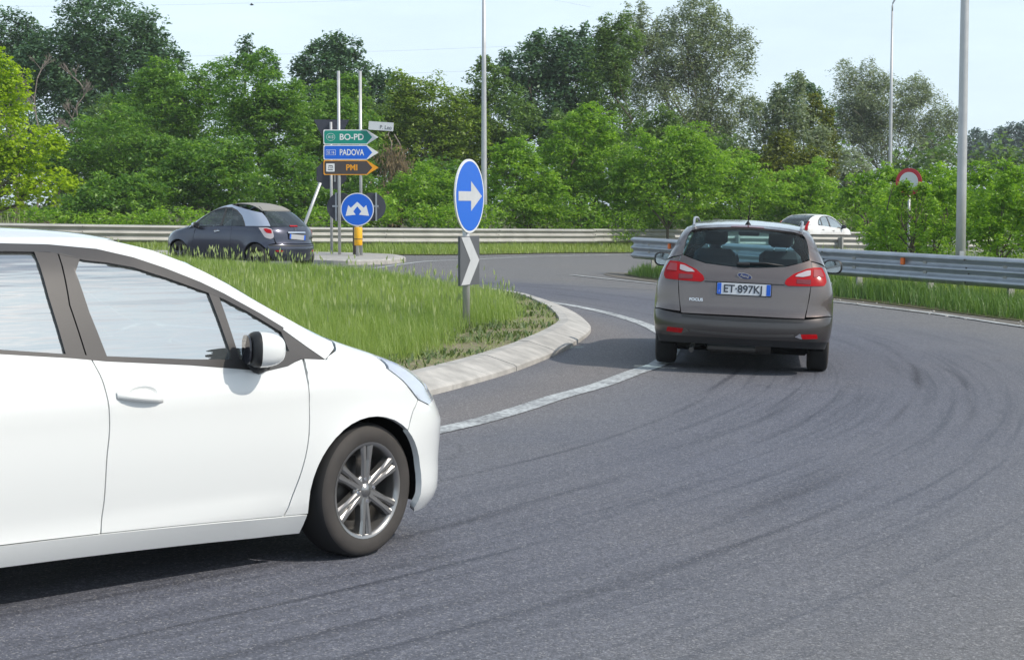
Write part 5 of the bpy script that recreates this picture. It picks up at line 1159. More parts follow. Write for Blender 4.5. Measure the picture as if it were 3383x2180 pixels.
# ---- small dark blue-grey car with canvas roof, beyond the island
sh = shape_small()
car = Car('small_car', 'small slate blue car with beige canvas roof and sky-pale pillars behind the grass', 'car', sh, car_pose(-53.5, -6.40, 42.2, z=.175, scale=1.035) @ Matrix.Diagonal((1.05, 1, .985, 1)))
MW_SMALL = car.root.matrix_world.copy(); CAR_SMALL = car
seam = [(.58, .60), (.61, .75), (.60, .88), (.585, .955)]
P = dict(paint=M['navy'], pillar=M['skypillar'], roofmat=M['canvas'], glass=M['gl_dark'], rearglass=M['gl_dark'], h=.06, xw=(.70, 3.0), zr=.29, ra=.325,
    belt=[(1.0, .862), (1.22, .888), (1.4, .905), (1.94, .945), (2.3, .955), (2.74, .958), (3.1, .965)], sill=[(.95, .235), (2.75, .255)], sill_h=.07,
    cuts=[[(1.22, .888), (1.15, .6), (1.2, .242)], [(2.28, .955), (2.30, .6), (2.26, .25)]], handles=[(1.86, .82, .16)], handlemat=M['chrome'],
    qfront=[(2.28, .955), (2.30, .6), (2.26, .25)], a_c=187, arear=32, qrear=[(3.30, .565)], gate_seam=seam, qtop=[(3.02, .965)],
    drip=[(.97, .865), (1.07, .955), (1.25, 1.12), (1.45, 1.26), (1.65, 1.34), (1.85, 1.375), (2.05, 1.37), (2.25, 1.31), (2.45, 1.19), (2.58, 1.05), (2.64, .962)], rear_low=[(2.85, .966), (3.0, .968)],
    uf=.92, zwb=.95, zwt=1.435, zbb=.975, zbt=1.30, yr=.45, glass_side=[(.595, .96), (.55, 1.08), (.51, 1.2), (.485, 1.31)],
    bump_cut=[(.42, .60)], afront=135, hl_low=[(.25, .62), (.36, .64), (.48, .72), (.55, .78)], hl_top=[(.22, .68), (.28, .74), (.42, .80), (.57, .83)], hl_in=[(.62, .70), (.60, .64)],
    yh=.60, hood_x0=.6, hood_z0=.73, hood_y0=.4, sail=(.97, .862), bump_top=.722, zb_f=.18, rear_in=.9)
B = body(car, P)
gate, rgl = rear_end(car, P, [(0, .585), (.56, .59)] + seam[1:] + [(.3, .965), (0, .965)], [(0, .975), (.3, .975), (.585, .97), (.545, 1.08), (.495, 1.2), (.44, 1.285), (.2, 1.305), (0, 1.308)], .75)
car.panel('canvas_roof', [tuple(a) for a in car.qy([(.44, 1.30), (.2, 1.312), (0, 1.315), (-.2, 1.312), (-.44, 1.30), (-.36, 1.40), (-.2, 1.42), (0, 1.425), (.2, 1.42), (.36, 1.40)], 'R')], 'R', M['canvas'], inset=-.012, h=.06, rim=.02)
for g in (1, -1):
    tl = car.panel('tail_light', car.qy([(.665, .935), (.60, .90), (.60, .73), (.655, .685), (.735, .72), (.76, .85), (.74, .93)], 'R'), 'R', M['lampwhite'], sgn=g, inset=-.012, h=.05, rim=.02, round_=.05)
    car.panel('red_lens', car.qy([(.685, .915), (.625, .885), (.635, .81), (.71, .82), (.725, .90)], 'R'), 'R', M['lampred'], sgn=g, inset=-.017, h=.05, rim=.006, round_=.02, parent=tl)
    car.panel('bumper_reflector', car.qy([(.46, .44), (.60, .445), (.60, .415), (.46, .41)], 'R'), 'R', M['lampred'], sgn=g, inset=-.01, h=.05, rim=.01)
    mirror(car, 1.28, g*.86, .955, M['chrome'], (.09, .16, .12), arm=(1.25, g*.73, .90)); 
    wheel(car, .70, g*.70, .29, .29, .195, .18, 5, style='five', alloy='steel'); wheel(car, 3.0, g*.70, .29, .29, .195, .18, 5, style='five', alloy='steel')
ub = car.q(arcp(3.0, .29, .325, 32, -14, 8)[::-1] + [(3.30, .56)], 'R', open_=True)
car.panel('bumper', [(a, .20) for a in np.linspace(-ub[0][0]*.98, ub[0][0]*.98, 15)] + [tuple(a) for a in ub] + [tuple(a) for a in car.qy([(.56, .578), (0, .573), (-.56, .578)], 'R')] + [(-a, z) for a, z in ub[::-1]], 'R', M['navy'], h=.06, gap=.002, rim=.03)
car.panel('bumper_trim', car.qy([(.70, .535), (.70, .56), (0, .556), (-.70, .56), (-.70, .535), (0, .53)], 'R'), 'R', M['black'], inset=-.004, h=.07, rim=.01)
car.panel('chrome_bar', car.qy([(.27, .815), (.27, .845), (-.27, .845), (-.27, .815)], 'R'), 'R', M['chrome'], inset=-.03, h=.06, rim=.02, parent=gate)
car.panel('brake_light', car.qy([(.12, .958), (.12, .985), (-.12, .985), (-.12, .958)], 'R'), 'R', M['lampred'], inset=-.015, h=.06, rim=.01, parent=gate)
P_ = sh.arc(np.array([[0., .74]]), 'R'); number_plate(car, gate, float(P_[0, 0])+.015, 0, .735, '', .1, .50, .11, 4, ms='plategrey')
e = empty('badge', parent=gate); e.location = car.L(float(sh.arc(np.array([[0., .90]]), 'R')[0, 0])+.008, 0, .905); e.rotation_euler = (0, R(20), R(-90)); plate(circ(.032, 20), 0, .008, 'badge_rim', M['chrome'], e)
window_set(car, [[(1.15, .90), (1.25, 1.09), (1.45, 1.235), (1.65, 1.315), (1.86, 1.35), (1.90, .955)], [(1.94, .955), (1.90, 1.35), (2.04, 1.345), (2.23, 1.29), (2.42, 1.18), (2.55, 1.04), (2.60, .968)], [(1.02, .88), (1.22, 1.07), (1.13, .895)]],
    [[(1.0, .875), (1.07, .955), (1.25, 1.12), (1.45, 1.26), (1.65, 1.34), (1.85, 1.375), (2.05, 1.37), (2.25, 1.31), (2.45, 1.19), (2.58, 1.05), (2.64, .962), (2.60, .966), (2.55, 1.04), (2.43, 1.175), (2.23, 1.285), (2.04, 1.343), (1.85, 1.348), (1.65, 1.312), (1.45, 1.232), (1.25, 1.085), (1.09, .94)],
     [(1.89, .95), (1.885, 1.36), (1.925, 1.36), (1.95, .95)], [(1.13, .885), (1.21, 1.09), (1.24, 1.08), (1.165, .888)]], M['gl_dark'], M['trim'], h=.08)
interior(car, 1.15, 0, .28, .86, 1.75, 2.4, dx=.33)

# ---- white car far off on the right, beyond the rails
_w = shape_white(); sh = shape_white(); sh.L = 4.26; rr0 = pchip(*zip(*[(.15, .14), (.2, .08), (.3, .03), (.5, .0), (.65, .02), (.8, .05), (.95, .10), (1.05, .2), (1.2, .42), (1.32, .66), (1.40, .9), (1.44, 1.1), (1.475, 1.35), (1.507, 1.7)])); sh.xr = lambda z: 4.26-rr0(z)
car = Car('distant_car', 'white hatchback far off beyond the guard rails, above the roof of the brown car', 'car', sh, car_pose(37, 11.05, 66.0, z=-.06, scale=.90))
seam = [(.60, .66), (.62, .8), (.61, .95), (.60, 1.03)]
P = dict(paint=M['white2'], pillar=M['white2'], glass=M['gl_far'], rearglass=M['gl_dark'], h=.10, xw=(.86, 3.46), zr=.31, ra=.345,
    belt=[(1.2, .93), (1.5, .94), (2.2, .985), (2.9, 1.03), (3.5, 1.07)], sill=[(1.1, .24), (3.2, .28)], sill_h=.08,
    cuts=[[(1.23, .93), (1.20, .6), (1.28, .243)], [(2.32, .99), (2.30, .26)], [(3.18, 1.05), (3.2, .75), (3.19, .53), (3.145, .45), (3.12, .38), (3.115, .31), (3.12, .278)]], handles=[(2.1, .84, .2), (3.0, .88, .2)],
    qfront=[(3.18, 1.05), (3.2, .75)], a_c=141, arear=35, qrear=[(3.8, .60), (3.95, .64)], gate_seam=seam, qtop=[(3.6, 1.075)],
    drip=[(1.08, .93), (1.28, 1.07), (1.55, 1.23), (1.82, 1.34), (2.1, 1.42), (2.4, 1.43), (2.7, 1.41), (2.95, 1.36), (3.2, 1.25), (3.33, 1.12), (3.30, 1.06)],
    uf=.93, zwb=1.0, zwt=1.455, zbb=1.06, zbt=1.44, yr=.50, glass_side=[(.62, 1.04), (.58, 1.2), (.53, 1.33), (.49, 1.45)],
    bump_cut=[(.57, .66)], afront=130, hl_low=[(.40, .69), (.50, .725), (.62, .83), (.71, .875)], hl_top=[(.385, .742), (.41, .76), (.50, .81), (.60, .868), (.72, .905)], hl_in=[(.52, .765), (.48, .70)],
    yh=.69, hood_x0=.74, hood_z0=.775, hood_y0=.40, sail=(1.08, .93), bump_top=.764, zb_f=.165, rear_in=.9)
body(car, P)
rear_end(car, P, [(0, .62), (.58, .62), (.60, .68), (.62, .85), (.60, 1.03), (.3, 1.02), (0, 1.02)], [(0, 1.03), (.3, 1.03), (.60, 1.05), (.57, 1.2), (.52, 1.33), (.45, 1.42), (.2, 1.44), (0, 1.445)], .8)
rb = car.q(arcp(3.46, .31, .345, 35, -20, 10)[::-1] + [(3.8, .60), (3.95, .64)], 'R', open_=True)
car.panel('bumper', [(-a, .18) for a in np.linspace(-rb[0][0]*.97, rb[0][0]*.97, 13)] + [(-a, z) for a, z in rb] + [(-.4, .615), (.4, .615)] + [(a, z) for a, z in rb[::-1]], 'R', M['white2'], h=.1, gap=.002, rim=.02)
for g in (1, -1):
    car.panel('tail_light', car.qy([(.60, .85), (.73, .84), (.70, 1.0), (.635, 1.20), (.585, 1.20), (.60, 1.02)], 'R'), 'R', M['lampred'], sgn=g, inset=-.012, h=.06, rim=.01, round_=.02)
    mirror(car, 1.40, g*.96, 1.0, M['black'], (.10, .2, .15), arm=(1.36, g*.83, .93))
    wheel(car, .86, g*.76, .31, .31, .21, .19, 5, style='five'); wheel(car, 3.46, g*.76, .31, .31, .21, .19, 5, style='five')
window_set(car, [[(1.25, .95), (1.55, 1.2), (1.82, 1.31), (2.1, 1.39), (2.28, 1.40), (2.30, .985), (1.7, .95)], [(2.36, .99), (2.33, 1.405), (2.6, 1.40), (2.9, 1.34), (2.95, 1.03)], [(3.0, 1.04), (2.95, 1.33), (3.17, 1.23), (3.28, 1.11)]],
    [[(1.1, .95), (1.28, 1.07), (1.55, 1.23), (1.82, 1.34), (2.1, 1.42), (2.4, 1.43), (2.7, 1.41), (2.95, 1.36), (3.2, 1.25), (3.33, 1.12), (3.28, 1.10), (3.17, 1.22), (2.94, 1.33), (2.7, 1.385), (2.4, 1.405), (2.1, 1.395), (1.82, 1.312), (1.55, 1.202), (1.28, 1.0)], [(2.28, .985), (2.27, 1.41), (2.35, 1.41), (2.38, .99)], [(2.95, 1.035), (2.91, 1.35), (2.96, 1.34), (3.01, 1.04)]], M['gl_far'], M['trim'], h=.12)
interior(car, 1.2, 0, .30, .92, 1.95, 2.8)
mb = MB(); mb.tube([car.L(2.9, 0, 1.50), car.L(3.05, 0, 1.62)], .012, 6); car.solid(mb, 'antenna', M['black'])

# ---- drivers
def driver(MW, car, x, y, z, label, shirt, hair, long_hair=False):
    """seated figure, hands on the wheel"""
    root = empty('person', mat=Matrix.Translation(MW @ car.L(x, y, z)) @ MW.to_3x3().normalized().to_4x4()); tag(root, label, 'person', 'drivers')
    J = [(0, 0, .10), (-.05, 0, .28), (-.12, 0, .48), (-.15, 0, .60), (-.14, 0, .68), (-.125, 0, .80)]
    Rr = [.16, .155, .165, .075, .058, .085]
    E_ = [(0, 1), (1, 2), (2, 3), (3, 4), (4, 5)]
    def chain(start, pts, rs):
        p = start
        for q, r in zip(pts, rs): J.append(q); Rr.append(r); E_.append((p, len(J)-1)); p = len(J)-1
        return p
    for s in (1, -1):
        chain(0, [(.10, s*.10, .10), (.46, s*.13, .22), (.66, s*.12, -.16), (.80, s*.12, -.20)], [.10, .072, .05, .04])
        h_ = chain(2, [(-.13, s*.19, .54), (.08, s*.24, .32), (.33, s*.17, .40), (.40, s*.15, .43)], [.065, .048, .036, .036])
        for k in range(4): chain(h_, [(.44, s*(.13+.02*k), .455-.012*k), (.455, s*(.125+.018*k), .425-.012*k)], [.010, .009])
        chain(h_, [(.41, s*.12, .455), (.44, s*.105, .45)], [.011, .009])
    me = bpy.data.meshes.new('body'); me.from_pydata(J, E_, []); me.update(); o = link('body', me, M[shirt], root)
    sk = o.modifiers.new('skin', 'SKIN'); sv = me.skin_vertices[0].data if me.skin_vertices else None
    if sv is None:
        bm = bmesh.new(); bm.from_mesh(me); bm.verts.layers.skin.verify(); bm.to_mesh(me); bm.free(); sv = me.skin_vertices[0].data
    for i, r in enumerate(Rr): sv[i].radius = (r, r)
    sv[0].use_root = True; sb = o.modifiers.new('sub', 'SUBSURF'); sb.levels = sb.render_levels = 1
    mb = MB(); mb.lathe([(0, -.125), (.045, -.115), (.068, -.07), (.080, 0), (.082, .05), (.068, .10), (.03, .125), (0, .128)], 20, 'Z', (-.118, 0, .82)); mb.tube([(-.045, 0, .82), (-.022, 0, .795)], [.012, .014], 8)
    for s in (1, -1): mb.tube([(-.12, s*.078, .80), (-.125, s*.09, .83)], [.016, .012], 8)
    link('head', mb.mesh('head'), M['skin'], root)
    mb = MB(); mb.lathe([(.086, -.05 if not long_hair else -.14), (.093, 0), (.093, .06), (.078, .115), (.035, .142), (0, .147)], 20, 'Z', (-.135, 0, .825)); link('hair', mb.mesh('hair'), M[hair], root)
    return root
driver(MW_BROWN, CAR_BROWN, 2.25, .36, .56, 'driver in dark clothes seen through the rear window of the brown car', 'shirt2', 'hair')
driver(MW_SMALL, CAR_SMALL, 1.85, .33, .50, 'dark haired driver in a pale shirt inside the small slate blue car', 'shirt', 'hair', True)
# ---------------------------------------------------------------- vegetation
RG = np.random.default_rng(11)
M['lf_robinia'] = leaf_mat('robinia leaves', (.070, .190, .038), (.270, .460, .062), .5)
M['lf_bright'] = leaf_mat('young robinia leaves', (0.122, 0.272, 0.029), (0.386, 0.601, 0.065), .5)
M['lf_dark'] = leaf_mat('dark tree leaves', (0.056, 0.131, 0.079), (0.175, 0.306, 0.143), .35)
M['lf_mid'] = leaf_mat('mid green leaves', (0.077, 0.161, 0.047), (0.228, 0.347, 0.092), .4)
M['lf_maple'] = leaf_mat('yellow green leaves', (.27, .40, .014), (.52, .68, .035), .5)
M['lf_willow'] = leaf_mat('grey green leaves', (.15, .21, .135), (.38, .44, .29), .4)
M['lf_silver'] = leaf_mat('silver leaves', (0.211, 0.264, 0.185), (0.396, 0.449, 0.343), .3)
M['lf_olive'] = leaf_mat('olive leaves', (0.069, 0.108, 0.016), (0.273, 0.302, 0.035), .35)
M['lf_blue'] = leaf_mat('distant leaves', (0.091, 0.155, 0.155), (0.182, 0.264, 0.237), .25)  # distance haze put into the leaf colour as a pale blue tone
M['lf_yellowish'] = leaf_mat('yellowish leaves', (0.114, 0.212, 0.033), (0.342, 0.455, 0.073), .45)
KIND = {   # material, leaf length, width, leaves per m2 of outline, cluster radius, flatness, gap, bark, trunk radius, label
 'dark': ('lf_dark', .22, .11, 330, .42, .75, .22, 'bark', .16), 'darkthin': ('lf_dark', .20, .10, 300, .32, .8, .12, 'bark', .10),
 'robinia': ('lf_robinia', .17, .075, 560, .36, .42, .12, 'bark', .10), 'bright': ('lf_bright', .15, .06, 620, .30, .40, .12, 'bark', .07),
 'near': ('lf_bright', .105, .042, 1100, .22, .45, .08, 'bark', .035), 'low': ('lf_bright', .13, .06, 640, .24, .6, .05, 'bark', .035),
 'maple': ('lf_maple', .13, .10, 420, .26, .5, .25, 'bark', .10), 'mid': ('lf_mid', .18, .085, 420, .36, .6, .20, 'bark', .10),
 'yellowish': ('lf_yellowish', .17, .08, 440, .36, .5, .20, 'bark', .10), 'willow': ('lf_willow', .20, .075, 330, .38, .9, .34, 'palebark', .13),
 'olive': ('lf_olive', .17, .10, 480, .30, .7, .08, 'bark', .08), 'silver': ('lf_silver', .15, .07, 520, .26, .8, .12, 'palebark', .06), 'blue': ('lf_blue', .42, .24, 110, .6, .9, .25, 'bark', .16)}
def crown_mesh(name, lobes, kd, base_z):
    mk, ll, lw, dens, cr_, flat, gap, bk, tr = KIND[kd]; C_ = []; S_ = []
    if kd not in ('wood', 'low'):                    # smaller boughs standing out of each main mass
        sub = []
        for (lx, lz, rx_, rz_) in lobes:
            for k in range(4):
                a = RG.uniform(-.5, 3.64); f = RG.uniform(.26, .48); sub.append((lx+math.cos(a)*rx_*.92, lz+math.sin(a)*rz_*.92, rx_*f, rz_*f*RG.uniform(.8, 1.5)))
        lobes = list(lobes) + sub
    for (lx, lz, rx_, rz_) in lobes:
        n = max(8, int(math.pi*rx_*rz_*3.6/(cr_*cr_)))
        u = RG.normal(size=(n, 3)); u /= np.linalg.norm(u, axis=1)[:, None]; r = RG.uniform(.30, 1.0, n)**.55*RG.uniform(.86, 1.10, n)
        c = u*r[:, None]*np.array([rx_, rx_*.85, rz_]) + np.array([lx, 0, lz])
        nz = np.sin(c[:, 0]*2.1+lx)*np.sin(c[:, 2]*2.7+1.3)*np.sin(c[:, 1]*2.3+.7); k = nz > -1+gap*1.9 - .12
        c = c[k]; k = c[:, 2] > base_z+.15; C_.append(c[k]); S_.append(np.full(k.sum(), min(1.15, .55+.35*rx_)))
    C_ = np.concatenate(C_); S_ = np.concatenate(S_); area = sum(math.pi*a*b for _, _, a, b in lobes)*.62
    N_ = int(area*dens*1.62); per = np.maximum(4, N_//len(C_))
    ci = np.repeat(np.arange(len(C_)), per); n = len(ci)
    # leaves hang on short shoots inside each spray
    az = RG.uniform(0, 2*np.pi, len(C_)); tilt = RG.uniform(-.25, .35, len(C_))
    q = RG.normal(size=(n, 3)); q /= np.linalg.norm(q, axis=1)[:, None]; q *= RG.uniform(0, 1, n)[:, None]**.45
    sc = cr_*S_[ci]*RG.uniform(.8, 1.25, len(C_))[ci]
    d = q*np.stack([sc, sc, sc*flat], 1); d[:, 2] += tilt[ci]*(d[:, 0]*np.cos(az[ci])+d[:, 1]*np.sin(az[ci])) - .25*(d[:, 0]**2+d[:, 1]**2)/cr_*flat
    P = C_[ci]+d
    th = np.arctan2(d[:, 1], d[:, 0])+RG.normal(0, .8, n); dip = RG.normal(-.18, .38, n)
    ax = np.stack([np.cos(th)*np.cos(dip), np.sin(th)*np.cos(dip), np.sin(dip)], 1)
    up = np.stack([RG.normal(0, .55, n), RG.normal(0, .55, n), np.ones(n)*.8], 1); sd = np.cross(ax, up); sd /= np.maximum(np.linalg.norm(sd, axis=1), 1e-6)[:, None]
    s = RG.uniform(.65, 1.3, n)[:, None]; a = ax*ll*.5*s; b = sd*lw*.5*s; nrm = np.cross(ax, sd)*lw*.18
    V = np.stack([P-a, P-b*1.0+nrm-a*.1, P+a, P+b*1.0+nrm-a*.1], 1).reshape(-1, 3); F_ = np.arange(4*n).reshape(n, 4)
    tint = np.clip(RG.normal(.45, .17, len(C_))[ci] + RG.normal(0, .20, n), 0, 1)
    me = arrays(name, V, F_, tint=np.repeat(tint, 4)[:, None]*np.ones((1, 3))); return me, C_
def limb(mb, a, b, r0, r1, rng, bend=.12, n=5):
    a, b = Vector(a), Vector(b); L_ = (b-a).length; pts = []; rs = []
    for k in range(n):
        t = k/(n-1); w = math.sin(math.pi*t)*bend*L_
        pts.append(a.lerp(b, t)+Vector((rng.uniform(-w, w), rng.uniform(-w, w), rng.uniform(0, w*.6)))); rs.append(r0+(r1-r0)*t)
    mb.tube(pts, rs, 6, False); return pts
def tree(name, cat, kd, x, y, lobes, label, group):
    g = gzf(x); root = empty(name, (x, y, g)); tag(root, label, cat, group); lobes = [(a, b-g, c, d) for a, b, c, d in lobes]
    me, C_ = crown_mesh('crown', lobes, kd, 0); o = link('crown', me, M[KIND[kd][0]], root); o['kind'] = 'stuff'
    rng = random.Random(int(x*100+y)); mb = MB(); tr = KIND[kd][8]; zmin = min(b-d for _, b, _, d in lobes); ztop = max(b+d*.6 for _, b, _, d in lobes)
    tops = sorted(lobes, key=lambda q: -q[1]); fork = max(.4, zmin*.75)
    tp = limb(mb, (0, 0, -.2), (rng.uniform(-.1, .1), 0, fork), tr, tr*.85, rng, .04)
    for (a, b, c, d) in lobes:
        e = limb(mb, tp[-1], (a*.9, rng.uniform(-.3, .3)*c, b), tr*.62, tr*.22, rng, .14, 6)
        k = np.argsort(np.abs(C_-np.array([a, 0, b])).sum(1))[:14]
        for i in k[::2 if kd != 'willow' else 1]: limb(mb, e[rng.choice([2, 3, 4, 5])], C_[i], tr*.20, tr*.06, rng, .10, 4)
    if kd == 'willow':
        for i in RG.choice(len(C_), min(60, len(C_)), replace=False):
            c = C_[i]; limb(mb, (c[0]*.45, c[1]*.3, c[2]-min(1.8, c[2]*.4)), c, tr*.24, tr*.07, rng, .08, 4)
    link('trunk', mb.mesh('trunk'), M[KIND[kd][7]], root); return root
